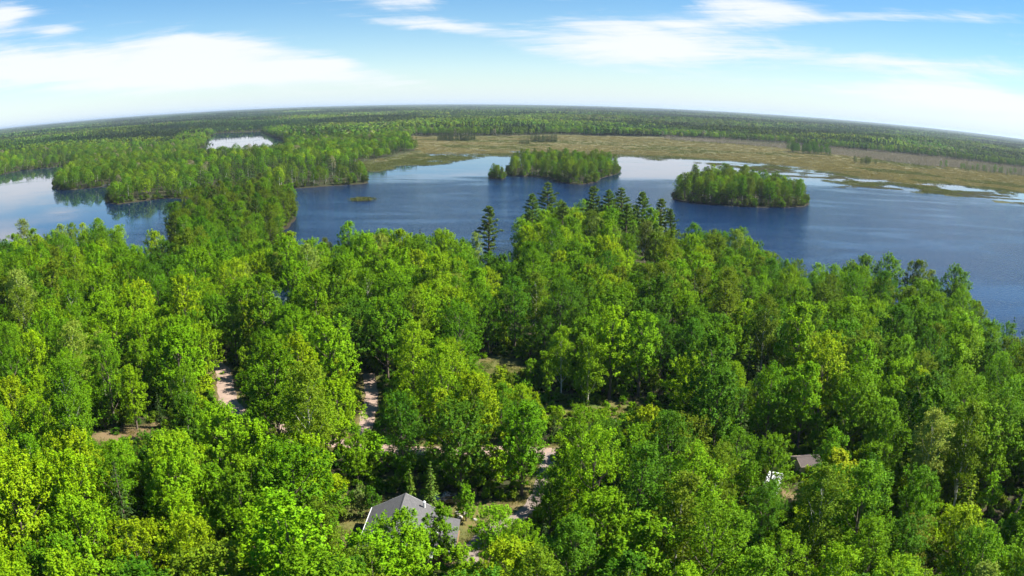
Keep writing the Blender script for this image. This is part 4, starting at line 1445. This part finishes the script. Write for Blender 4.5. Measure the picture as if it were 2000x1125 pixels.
def scatter(name, coll, P, idx, rz, S, tint, label, cat):
    me = bpy.data.meshes.new(name)
    me.vertices.add(len(P))
    me.vertices.foreach_set('co', np.asarray(P, np.float32).ravel())
    for nm, typ, arr, key in (('idx', 'INT', idx, 'value'), ('rz', 'FLOAT', rz, 'value'), ('siz', 'FLOAT_VECTOR', S, 'vector')):
        a = me.attributes.new(nm, typ, 'POINT')
        a.data.foreach_set(key, np.ascontiguousarray(arr, np.int32 if typ == 'INT' else np.float32).ravel())
    a = me.attributes.new('tint', 'FLOAT_COLOR', 'POINT')
    a.data.foreach_set('color', np.column_stack([tint, np.ones(len(P))]).astype(np.float32).ravel())
    o = link(name, me)
    tag(o, label, cat, None, 'stuff')
    g = bpy.data.node_groups.new(name, 'GeometryNodeTree')
    g.interface.new_socket('Geometry', in_out='INPUT', socket_type='NodeSocketGeometry')
    g.interface.new_socket('Geometry', in_out='OUTPUT', socket_type='NodeSocketGeometry')
    gi, go = g.nodes.new('NodeGroupInput'), g.nodes.new('NodeGroupOutput')
    ci = g.nodes.new('GeometryNodeCollectionInfo')
    ci.inputs['Collection'].default_value = coll
    ci.inputs['Separate Children'].default_value = True
    ci.inputs['Reset Children'].default_value = True
    ip = g.nodes.new('GeometryNodeInstanceOnPoints')
    ip.inputs['Pick Instance'].default_value = True

    def na(nm, typ):
        n = g.nodes.new('GeometryNodeInputNamedAttribute')
        n.data_type = typ
        n.inputs[0].default_value = nm
        return next(s for s in n.outputs if s.enabled and s.name == 'Attribute')
    g.links.new(gi.outputs[0], ip.inputs['Points'])
    g.links.new(ci.outputs[0], ip.inputs['Instance'])
    g.links.new(na('idx', 'INT'), ip.inputs['Instance Index'])
    cx = g.nodes.new('ShaderNodeCombineXYZ')
    g.links.new(na('rz', 'FLOAT'), cx.inputs[2])
    g.links.new(cx.outputs[0], ip.inputs['Rotation'])
    g.links.new(na('siz', 'FLOAT_VECTOR'), ip.inputs['Scale'])
    g.links.new(ip.outputs[0], go.inputs[0])
    md = o.modifiers.new('scatter', 'NODES')
    md.node_group = g
    return o


full = []
offs = {}
for kind in ('maple', 'birch', 'ash', 'sapling', 'spruce', 'pine'):
    offs[kind] = len(full)
    full += [joined(pr, '%s full %d' % (kind, k)) for k, pr in enumerate(KINDS[kind])]
C_FULL = proto_collection('wood kinds', full)
REST = [t for t in REST]
scatter('near_wood', C_FULL, [(t['x'], t['y'], t['z']) for t in REST], [offs[t['kind']] + t['var'] for t in REST], [t['rz'] for t in REST], [(t['s'],) * 3 for t in REST], np.array([t['tint'] for t in REST]),
        'green mixed wood filling the land between the houses and the lakeshore', 'wood')

# undergrowth: low bushes on the floor of the near wood
UB = [broadleaf('bush %d' % k, 1.5, 1.0, 0.1, 5, 7, 14, 0.24, 800 + k, M_LEAF, .5, 0.45, .8, 0.6)['crown'] for k in range(3)]
C_UNDER = proto_collection('undergrowth kinds', UB)
R3 = np.random.default_rng(44)
up_ = np.column_stack([R3.uniform(-120, 120, 14000), R3.uniform(45, 185, 14000)])
zu, mu, du = land(up_[:, 0], up_[:, 1])
ok = (sd(up_[:, 0], up_[:, 1], NEAR) > 1) & (du > 2) & (np.abs(np.degrees(np.arctan2(up_[:, 0], up_[:, 1]))) < 44)
for L, wd in ((ROAD_MAIN, 3.0), (ROAD_SPUR, 2.3), (DRIVE, 2.1)): ok &= dist_line(up_[:, 0], up_[:, 1], L) > wd
for P in (LAWN, CLEAR_LEFT, YARD_RIGHT): ok &= (sd(up_[:, 0], up_[:, 1], P) < 0.5) | (R3.uniform(size=len(up_)) < 0.03)
for P in (HOUSE_FOOT, CABIN_FOOT, SHED_FOOT, GLADE): ok &= sd(up_[:, 0], up_[:, 1], P) < 0.5
up_, zu = up_[ok], zu[ok]
nn = len(up_)
ut = np.array([tint_of(str(R3.choice(['mid green', 'bright green', 'olive green', 'deep green'])), R3) for _ in range(nn)])
sc_ = R3.uniform(0.35, 1.1, nn)
scatter('undergrowth', C_UNDER, np.column_stack([up_, zu]), R3.integers(0, 3, nn), R3.uniform(0, 6.28, nn), np.column_stack([sc_, sc_, sc_ * R3.uniform(.6, 1.2, nn)]), ut,
        'low leafy undergrowth on the floor of the near wood', 'undergrowth')


# ---- coarser kinds for the far shores
def lod_broad(name, H, Rc, base, n, leaf, seed, R=None):
    """round-topped far tree: a lumpy ball of leaf clumps on a short stem"""
    R = np.random.default_rng(seed)
    n = n * 11
    D = unit(R.normal(size=(n, 3)))
    D[:, 2] = np.where(D[:, 2] < -0.6, -D[:, 2], D[:, 2])
    B = unit(R.normal(size=(14, 3)) + np.array([0, 0, .2]))
    lump = 0.72 + 0.34 * np.clip((D @ B.T).max(1) * 2.6 - 1.6, 0, 1)
    hz_ = (H - base) / 2
    P = np.array([0, 0, base + hz_]) + D * np.array([Rc, Rc, hz_]) * (lump * R.uniform(0.85, 1.05, n))[:, None]
    N = unit(D * 0.8 + np.array([0, 0, 0.35]) + R.normal(0, 0.35, (n, 3)))
    V, F, C = leaf_quads(P, N, R.uniform(leaf * .7, leaf * 1.3, n), 0.75, R)
    V2, F2 = tube_arrays([(0, 0, -0.5), (0, 0, base + (H - base) * 0.6)], [0.18, 0.08], 4)
    return V, F, C, V2, F2


def lod_conifer(name, H, Rc, seed, n=150):
    R = np.random.default_rng(seed)
    t = R.uniform(0, 1, n) ** 0.8
    a = R.uniform(0, 6.28, n)
    lay = np.round(t * 9) / 9
    r = Rc * (1 - t) * R.uniform(0.35, 1.05, n) + 0.1
    P = np.column_stack([r * np.cos(a), r * np.sin(a), H * (0.08 + 0.92 * (0.5 * t + 0.5 * lay)) - 0.15 * r])
    N = np.column_stack([np.cos(a) * .6, np.sin(a) * .6, np.full(n, 0.8)]) + R.normal(0, 0.3, (n, 3))
    V, F, C = leaf_quads(P, N, R.uniform(0.7, 1.3, n) * (0.5 + 0.6 * (1 - t)), 0.6, R, along=np.column_stack([np.cos(a), np.sin(a), np.full(n, -.3)]))
    V2, F2 = tube_arrays([(0, 0, -0.5), (0, 0, H * 0.9)], [0.18, 0.05], 4)
    return V, F, C, V2, F2


def lod_mesh(name, arr, leafmat, bark):
    V, F, C, V2, F2 = arr
    me = np_mesh(name, np.concatenate([V, V2]), np.concatenate([F, F2 + len(V)]))
    me.materials.append(leafmat); me.materials.append(bark)
    me.polygons.foreach_set('material_index', np.concatenate([np.zeros(len(F), np.int32), np.ones(len(F2), np.int32)]))
    a = me.attributes.new('leaf', 'FLOAT_COLOR', 'FACE')
    cc_ = np.concatenate([np.column_stack([C, np.ones(len(C))]), np.ones((len(F2), 4))])
    a.data.foreach_set('color', cc_.astype(np.float32).ravel())
    return me


LODB = [lod_broad('l', H, Rr, b, 60, 0.7, 900 + k) for k, (H, Rr, b) in enumerate([(14, 4.9, 1.2), (13, 4.5, 0.8), (14.5, 4.4, 1.5), (12.5, 5.0, 0.8)])]
LODT = [lod_broad('l', H, Rr, b, 50, 0.55, 950 + k) for k, (H, Rr, b) in enumerate([(15, 3.3, 2), (13.5, 3.1, 1.5)])]
LODC = [lod_conifer('l', H, Rr, 970 + k, 190) for k, (H, Rr) in enumerate([(15, 2.6), (17, 2.8), (12, 2.2)])]
lods = [lod_mesh('broad lod', a, M_LEAF, M_BARK) for a in LODB] + [lod_mesh('slim lod', a, M_FINE, M_BIRCH) for a in LODT] + [lod_mesh('conifer lod', a, M_NEEDLE, M_PINEBARK) for a in LODC]
C_LOD = proto_collection('far kinds', lods)
R4 = np.random.default_rng(55)
FT = {'b': ['olive green', 'mid green', 'bright green', 'deep green', 'lime', 'yellow green'], 'p': [.34, .24, .16, .14, .08, .04]}


def in_view(x, y, pad=0.0):
    return np.abs(np.degrees(np.arctan2(x, y))) < 40.5 + pad


def forest_pick(x, y, R):
    """kind and tint for a far tree: stands of conifers and of leafy trees, a few still bare and grey"""
    n = len(x)
    con = 1.3 * fbmn(x, y, 110, 301, 3) + 0.25 * R.normal(size=n)
    idx = np.where(con > 0.5, R.integers(6, 9, n), np.where(R.uniform(size=n) < 0.28, R.integers(4, 6, n), R.integers(0, 4, n)))
    tn_ = fbmn(x, y, 90, 311, 3)
    names = np.array(FT['b'])
    ti = np.zeros((n, 3))
    base = np.array([TONE[v] for v in names])
    ch = R.choice(len(names), n, p=FT['p'])
    ti = 0.8 * base[ch] * (1 + 0.45 * tn_[:, None]) * R.uniform(0.8, 1.2, (n, 1))
    ti[idx >= 6] = np.array([0.036, 0.07, 0.02]) * R.uniform(0.8, 1.3, ((idx >= 6).sum(), 1))
    gr = (R.uniform(size=n) < 0.035) & (idx < 6)
    ti[gr] = np.array([0.22, 0.20, 0.13]) * R.uniform(0.85, 1.2, (gr.sum(), 1))
    return idx, ti


def jitter_grid(x0, x1, y0, y1, s, R):
    X, Y = np.meshgrid(np.arange(x0, x1, s), np.arange(y0, y1, s))
    return (X + R.uniform(-.42, .42, X.shape) * s).ravel(), (Y + R.uniform(-.42, .42, Y.shape) * s).ravel()


def wooded(x, y):
    z, m, d = land(x, y)
    dm = np.minimum(sd(x, y, MAIN), -sd(x, y, POND))
    return z, m, np.where(dm > 0, d, -1), sd(x, y, MARSH)


# peninsula and shore woods, tree by tree out to 1150 m
x, y = jitter_grid(-1000, 1000, 480, 1180, 7.6, R4)
k = in_view(x, y); x, y = x[k], y[k]
z, m, d, ms = wooded(x, y)
k = (d > 2.5) & (ms < -4) & (z > 0.3) & (R4.uniform(size=len(x)) < 0.93)
x, y, z = x[k], y[k], z[k]
idx, ti = forest_pick(x, y, R4)
s = R4.uniform(0.6, 1.1, len(x)) * (1 + 0.25 * fbmn(x, y, 60, 371, 2))
scatter('peninsula_wood', C_LOD, np.column_stack([x, y, z]), idx, R4.uniform(0, 6.28, len(x)), np.column_stack([s, s, s * R4.uniform(.9, 1.1, len(x))]), ti,
        'mixed wood covering the peninsula and the far left shore', 'wood')
n_mid = len(x)

# edge of the far forest along marsh and pond, tree by tree
x, y = jitter_grid(-1500, 2400, 1180, 1900, 7.5, R4)
k = in_view(x, y, 1); x, y = x[k], y[k]
z, m, d, ms = wooded(x, y)
dp = -sd(x, y, POND)
k = (d > 3) & (ms < -3) & ((ms > -75) | (dp < 60)) & (z > 0.3)
k |= (d > 3) & (y < 1240) & (ms < -3) & (z > 0.3)
x, y, z = x[k], y[k], z[k]
idx, ti = forest_pick(x, y, R4)
s = R4.uniform(0.72, 1.08, len(x))
scatter('forest_edge', C_LOD, np.column_stack([x, y, z]), idx, R4.uniform(0, 6.28, len(x)), np.column_stack([s, s, s]), ti, 'row of trees where the far forest meets the tan marsh', 'forest')


# far forest: blocks of many small crowns
def block(name, size, sp, coarse, seed, conifer=0.2, pale=0.05):
    R = np.random.default_rng(seed)
    Vs, Fs, Cs, off = [], [], [], 0
    X, Y = jitter_grid(-size / 2, size / 2, -size / 2, size / 2, sp, R)
    tn_ = fbmn(X + seed * 37, Y, 30, 321, 2)
    for x, y, q in zip(X, Y, tn_):
        con = R.uniform() < conifer
        n = 26 if coarse == 0 else 11
        H = R.uniform(10, 17); Rc = sp * R.uniform(0.5, 0.72)
        if con:
            Rc *= 0.62; H *= 1.08
            t = R.uniform(0, 1, n); a = R.uniform(0, 6.28, n)
            P = np.column_stack([x + Rc * (1 - t) * np.cos(a), y + Rc * (1 - t) * np.sin(a), H * (0.25 + 0.75 * t)])
            N = np.column_stack([np.cos(a), np.sin(a), np.full(n, 0.7)])
            col = np.array([0.42, 0.48, 1.6])
        else:
            D = unit(R.normal(size=(n, 3))); D[:, 2] = np.abs(D[:, 2]) * 1.1 - 0.15
            P = np.array([x, y, H - Rc * 1.2]) + D * np.array([Rc, Rc, Rc * 1.15]) * R.uniform(0.75, 1.1, (n, 1))
            N = D + np.array([0, 0, 0.4]) + R.normal(0, 0.25, (n, 3))
            k = 1 + 0.5 * q + R.normal(0, 0.22)
            col = np.array([k * R.uniform(.8, 1.25), k, 1.0])
            if R.uniform() < pale: col = np.array([2.0, 1.15, 7.0])
        V, F, C = leaf_quads(P, N, Rc * R.uniform(0.65, 1.1, n) * (0.8 if coarse == 0 else 1.25), 0.85, R)
        Vs.append(V); Fs.append(F + off); off += len(V); Cs.append(np.clip(C * np.maximum(col, 0.2), 0, 9))
    return crown_mesh(name, np.concatenate(Vs), np.concatenate(Fs), np.concatenate(Cs), M_LEAF)


B1 = [block('wood block %d' % k, 50, 8.0, 0, 1000 + k, c, p) for k, (c, p) in enumerate([(.12, .05), (.12, .03), (.85, .02), (.4, .06), (.2, .12)])]
B2 = [block('wide wood block %d' % k, 150, 12, 1, 1100 + k, c, p) for k, (c, p) in enumerate([(.12, .05), (.12, .03), (.85, .02), (.4, .06), (.2, .12)])]
C_B1, C_B2 = proto_collection('wood blocks', B1), proto_collection('wide wood blocks', B2)


def far_forest(name, coll, x, y, z, lam, label, hs):
    n = len(x)
    con = 1.4 * fbmn(x, y, lam, 331, 3) + 0.14 * R4.normal(size=n)
    idx = np.where(con > 0.26, 2, np.where(con > 0.08, 3, np.where(con < -0.38, 4, R4.integers(0, 2, n))))
    tq = fbmn(x, y, lam * 0.7, 341, 3)
    base = np.array([0.085, 0.15, 0.012]) * (1 + 1.1 * tq[:, None]) * R4.uniform(0.8, 1.2, (n, 1))
    base[:, 0] *= 1 + 0.3 * fbmn(x, y, lam, 351, 2)
    s = np.full(n, 1.12)
    scatter(name, coll, np.column_stack([x, y, z - 0.5]), idx, R4.integers(0, 4, n) * (math.pi / 2) + R4.uniform(-.2, .2, n), np.column_stack([s, s, hs * R4.uniform(.85, 1.1, n) * (1 + 0.5 * fbmn(x, y, lam * 0.5, 361, 2))]), base, label, 'forest')


x, y = jitter_grid(-2600, 2600, 1150, 3300, 44, R4)
k = in_view(x, y, 2) & (np.hypot(x, y) < 3000); x, y = x[k], y[k]
z, m, d, ms = wooded(x, y)
k = (d > 26) & (ms < -28) & (y > 1225)
far_forest('far_forest', C_B1, x[k], y[k], z[k], 330, 'green forest stretching away behind the lake and the marsh', np.ones(k.sum()))
x, y = jitter_grid(-9000, 9000, 1800, 12000, 128, R4)
k = in_view(x, y, 2) & (np.hypot(x, y) > 2950) & (np.hypot(x, y) < 11000); x, y = x[k], y[k]
z = land(x, y)[0]
far_forest('distant_forest', C_B2, x, y, z, 700, 'distant dark and pale green forest below the horizon', np.full(len(x), 1.05))
x, y = jitter_grid(-27000, 27000, 7000, 36000, 420, R4)
k = in_view(x, y, 2) & (np.hypot(x, y) > 10900) & (np.hypot(x, y) < 36000); x, y = x[k], y[k]
z = land(x, y)[0]
n = len(x)
far_s = np.full(n, 3.4)
scatter('horizon_forest', C_B2, np.column_stack([x, y, z - 1]), R4.integers(0, 5, n), R4.uniform(0, 6.28, n), np.column_stack([far_s, far_s, R4.uniform(1.0, 1.6, n)]),
        np.array([0.085, 0.14, 0.02]) * R4.uniform(0.6, 1.3, (n, 1)), 'hazy forest along the horizon', 'forest')

# ---- trees and thickets standing in the marsh
CL = []


def clump(x0, x1, y0, y1, n, kind, hs, zn, tone):
    for k in range(n):
        xx = x0 + (x1 - x0) * (k + R2_.uniform(0.1, 0.9)) / n
        yy = R2_.uniform(y0, y1)
        pr = KINDS[kind]; var = int(R2_.integers(len(pr)))
        CL.append((kind, var, xx, yy, pr[var]['H'] * hs * R2_.uniform(0.75, 1.12), tone, zn))


clump(-122, -62, 1258, 1310, 40, 'spruce', 1.3, 'in the left conifer clump on the marsh', 'dark spruce green')
clump(9, 23, 1180, 1200, 9, 'spruce', 0.95, 'in the smallest marsh clump', 'dark spruce green')
clump(27, 68, 1242, 1284, 30, 'spruce', 1.15, 'in the middle conifer clump on the marsh', 'dark spruce green')
clump(436, 500, 1180, 1235, 38, 'ash', 1.1, 'in the leafy clump on the right marsh', 'deep green')
clump(466, 496, 995, 1024, 13, 'ash', 0.7, 'in the lone marsh thicket', 'grey green')
clump(670, 830, 1035, 1080, 34, 'spruce', 0.95, 'at the right edge of the marsh', 'dark pine green')
clump(640, 800, 1050, 1085, 12, 'ash', 0.8, 'at the right edge of the marsh', 'mid green')
by = {}
for c in CL: by.setdefault((c[0], c[6]), []).append(c)
for (kind, zn), L in by.items():
    L.sort(key=lambda c: c[2] / c[3])
    for k, c in enumerate(L):
        _, var, xx, yy, H, tone, _z = c
        pr = KINDS[kind][var]
        t = dict(kind=kind, var=var, x=xx, y=yy, z=max(0.1, zg(xx, yy)) - 0.1, s=H / pr['H'], rz=R2_.uniform(0, 6.28), tint=tint_of(tone, R2_))
        copy_tree(t, '%s %s %s, %s from the left' % (tone, WORD[kind].split()[-1], zn, ordinal(k)), 'trees standing in the marsh')


def shrub_mesh(name, seed):
    R = np.random.default_rng(seed)
    parts = []
    for k in range(9):
        a = R.uniform(0, 6.28); l = R.uniform(2.2, 4.6); rx = R.uniform(0.2, 1.6)
        p0 = (math.cos(a) * rx, math.sin(a) * rx, -0.1)
        parts.append(tube_arrays([p0, (p0[0] * 1.3, p0[1] * 1.3, l)], [0.07, 0.02], 3))
    V2, F2 = join_arrays(parts)
    n = 90
    P = np.column_stack([R.normal(0, 1.0, n), R.normal(0, 1.0, n), R.uniform(0.3, 4.0, n)])
    V, F, C = leaf_quads(P, R.normal(size=(n, 3)) + np.array([0, 0, .5]), R.uniform(0.25, 0.5, n), 0.5, R)
    return lod_mesh(name, (V, F, C, V2, F2), M_FINE, M_DEAD)


C_SHR = proto_collection('marsh shrubs', [shrub_mesh('marsh shrub %d' % k, 1200 + k) for k in range(3)])
x, y = jitter_grid(250, 1700, 850, 1580, 5.0, R4)
k = in_view(x, y, 1); x, y = x[k], y[k]
ss = sd(x, y, SHRUB) + 14 * fbmn(x, y, 60, 401, 2)
k = (ss > 0) | ((ss > -60) & (R4.uniform(size=len(x)) < 0.10 * (1 + ss / 60)))
x, y = x[k], y[k]
z = land(x, y)[0]
n = len(x)
gq = fbmn(x, y, 120, 411, 2)
ti = np.where((gq > 0.05)[:, None], np.array([0.115, 0.13, 0.045]), np.array([0.17, 0.15, 0.09])) * R4.uniform(0.8, 1.25, (n, 1))
s = R4.uniform(0.6, 1.5, n)
scatter('marsh_shrub_belt', C_SHR, np.column_stack([x, y, z]), R4.integers(0, 3, n), R4.uniform(0, 6.28, n), np.column_stack([s, s, s]), ti, 'belt of grey brown leafless shrubs behind the tan marsh', 'shrubs')

# shoreline bushes: every wooded shore is fringed down to the water
def shore_points(poly, step, inset, R):
    P = np.array(poly, float); out = []
    for a_, b_ in zip(P, np.roll(P, -1, 0)):
        l_ = np.linalg.norm(b_ - a_)
        if l_ > 400: continue
        for q in range(max(1, int(l_ / step))):
            p = a_ + (b_ - a_) * R.uniform()
            nrm = np.array([-(b_ - a_)[1], (b_ - a_)[0]]) / (l_ + 1e-9)
            out.append(p + nrm * R.uniform(-inset, inset))
    return np.array(out)


SP = np.concatenate([shore_points(ISL_RIGHT, 0.7, 4, R4), shore_points(ISL_MID, 0.7, 4, R4), shore_points(ISL_TINY_TREES, 0.7, 2, R4), shore_points(MAIN, 1.0, 5, R4), shore_points(POND, 1.6, 5, R4), shore_points([p for p in NEAR if abs(p[0]) < 300], 1.0, 5, R4)])
zs_, mm_, ds_ = land(SP[:, 0], SP[:, 1])
k = (ds_ > 0.3) & (ds_ < 7) & (sd(SP[:, 0], SP[:, 1], MARSH) < 3) & (zs_ > 0.05)
SP, zs_ = SP[k], zs_[k]
n = len(SP)
ti = 0.7 * np.array([tint_of(str(R4.choice(['olive green', 'mid green', 'grey green', 'bright green'])), R4) for _ in range(n)])
s = R4.uniform(0.35, 1.1, n)
C_SAP = proto_collection('shore bushes', [joined(pr, 'shore bush') for pr in SAPLING])
scatter('shoreline_bushes', C_SAP, np.column_stack([SP, zs_]), R4.integers(0, 3, n), R4.uniform(0, 6.28, n), np.column_stack([s * 1.2, s * 1.2, s]), ti, 'leafy bushes fringing the wooded shores down to the water', 'bushes')


# sedge and reeds of the marsh
def tuft_mesh(name, seed):
    R = np.random.default_rng(seed)
    n = 64
    P = np.column_stack([R.normal(0, 1.9, n), R.normal(0, 1.9, n), np.zeros(n)])
    h = R.uniform(0.35, 0.95, n)
    up = unit(R.normal(0, 0.3, (n, 3)) + np.array([0, 0, 1.0]))
    N = unit(np.cross(up, R.normal(size=(n, 3))))
    P[:, 2] = h * 0.35
    V, F, C = leaf_quads(P, N, h, 0.28, R, along=up)
    return crown_mesh(name, V, F, C, M_FINE)


C_TUFT = proto_collection('sedge tufts', [tuft_mesh('sedge tuft %d' % k, 1300 + k) for k in range(3)])
x, y = R4.uniform(-200, 1150, 80000), R4.uniform(640, 1500, 80000)
k = in_view(x, y, 1); x, y = x[k], y[k]
ms = sd(x, y, MARSH)
k = (ms > -4) & (R4.uniform(size=len(x)) < 0.35 + 0.6 * sstep(y, 1200, 700)); x, y = x[k], y[k]
z, m, d = land(x, y)
k = z > 0.02; x, y, z, d = x[k], y[k], z[k], d[k]
LX = R4.uniform(-99, -90, 60); LY = R4.uniform(487, 494.5, 60)
LZ, _, LD = land(LX, LY)
kk = LD > 0.1
x, y, z, d = np.append(x, LX[kk]), np.append(y, LY[kk]), np.append(z, LZ[kk]), np.append(d, np.zeros(kk.sum()))
n = len(x)
gq = fbmn(x * 0.6, y, 70, 421, 3) + 0.9 * sstep(d, 80, 0)
ti = np.where((gq > 0.25)[:, None], np.array([0.145, 0.165, 0.048]), np.array([0.265, 0.23, 0.10])) * R4.uniform(0.7, 1.25, (n, 1))
s = R4.uniform(0.7, 1.7, n)
scatter('marsh_sedge', C_TUFT, np.column_stack([x, y, z + 0.12]), R4.integers(0, 3, n), R4.uniform(0, 6.28, n), np.column_stack([s, s, s]), ti, 'tan and green sedge covering the marsh', 'sedge')

# floating plants and sedge strips breaking up the eastern shore
x, y = R4.uniform(215, 720, 42000), R4.uniform(520, 880, 42000)
k = in_view(x, y, 1); x, y = x[k], y[k]
dm_ = sd(x, y, MAIN)
q = fbmn(x * 0.35, y, 24, 451, 4)
k = (dm_ > -95) & (dm_ < 12) & (q > 0.16 + 0.30 * sstep(dm_, -10, -95)); x, y = x[k], y[k]
z = np.maximum(land(x, y)[0], 0.0)
n = len(x)
ti = np.array([0.15, 0.14, 0.05]) * R4.uniform(0.7, 1.3, (n, 1))
s = R4.uniform(0.5, 1.0, n)
scatter('floating_plants', C_TUFT, np.column_stack([x, y, z - 0.05]), R4.integers(0, 3, n), R4.uniform(0, 6.28, n), np.column_stack([s, s, s * 0.5]), ti, 'ragged strips of floating plants along the right shore of the lake', 'water plants')

# grass on the lawns and verges
x, y = R4.uniform(-80, 60, 40000), R4.uniform(74, 175, 40000)
gl = np.full(len(x), -9.0)
for P in (LAWN, GLADE, GRASS_STRIP, CLEAR_LEFT, YARD_RIGHT): gl = np.maximum(gl, sd(x, y, P))
gr = np.full(len(x), 99.0)
for L, wd in ((ROAD_MAIN, 2.1), (ROAD_SPUR, 1.6), (DRIVE, 1.4)): gr = np.minimum(gr, dist_line(x, y, L) - wd)
k = ((gl > -1.5) | (gr < 1.6)) & (gr > -0.15) & (R4.uniform(size=len(x)) < 0.55) & (sd(x, y, HOUSE_FOOT) < -0.2) & (sd(x, y, CAMPER_FOOT) < 0) & (fbmn(x, y, 5, 431, 2) > -0.25)
x, y = x[k], y[k]
z = land(x, y)[0]
n = len(x)
q = fbmn(x, y, 9, 441, 2)[:, None]
ti = np.where(q > 0.0, np.array([0.085, 0.135, 0.012]), np.array([0.17, 0.155, 0.035])) * R4.uniform(0.75, 1.25, (n, 1))
s = R4.uniform(0.16, 0.36, n)
scatter('lawn_grass', C_TUFT, np.column_stack([x, y, z]), R4.integers(0, 3, n), R4.uniform(0, 6.28, n), np.column_stack([s, s, s * R4.uniform(.5, 1.2, n)]), ti, 'rough grass on the lawns and road verges', 'grass')

# ------------------------------------------------------------------ haze
hz = bm_mesh('haze', lambda bm: box(bm, -42000, 42000, -42000, 42000, -4, 75))
m, t, o = mat('thin summer haze')
pv = t.new('ShaderNodeVolumePrincipled')
pv.inputs['Color'].default_value = (0.72, 0.86, 1.0, 1)
pv.inputs['Density'].default_value = 0.00005
pv.inputs['Anisotropy'].default_value = 0.2
t.l.new(pv.outputs[0], o.inputs['Volume'])
haze = link('haze', hz, None, m)
tag(haze, 'thin blue summer haze over the far forest', 'haze', None, 'stuff')
haze.display_type = 'WIRE'
print('TREES', len(TREES), 'INDIV', len(INDIV), {k: sum(t['kind'] == k for t in INDIV) for k in KINDS}, 'mid', n_mid)
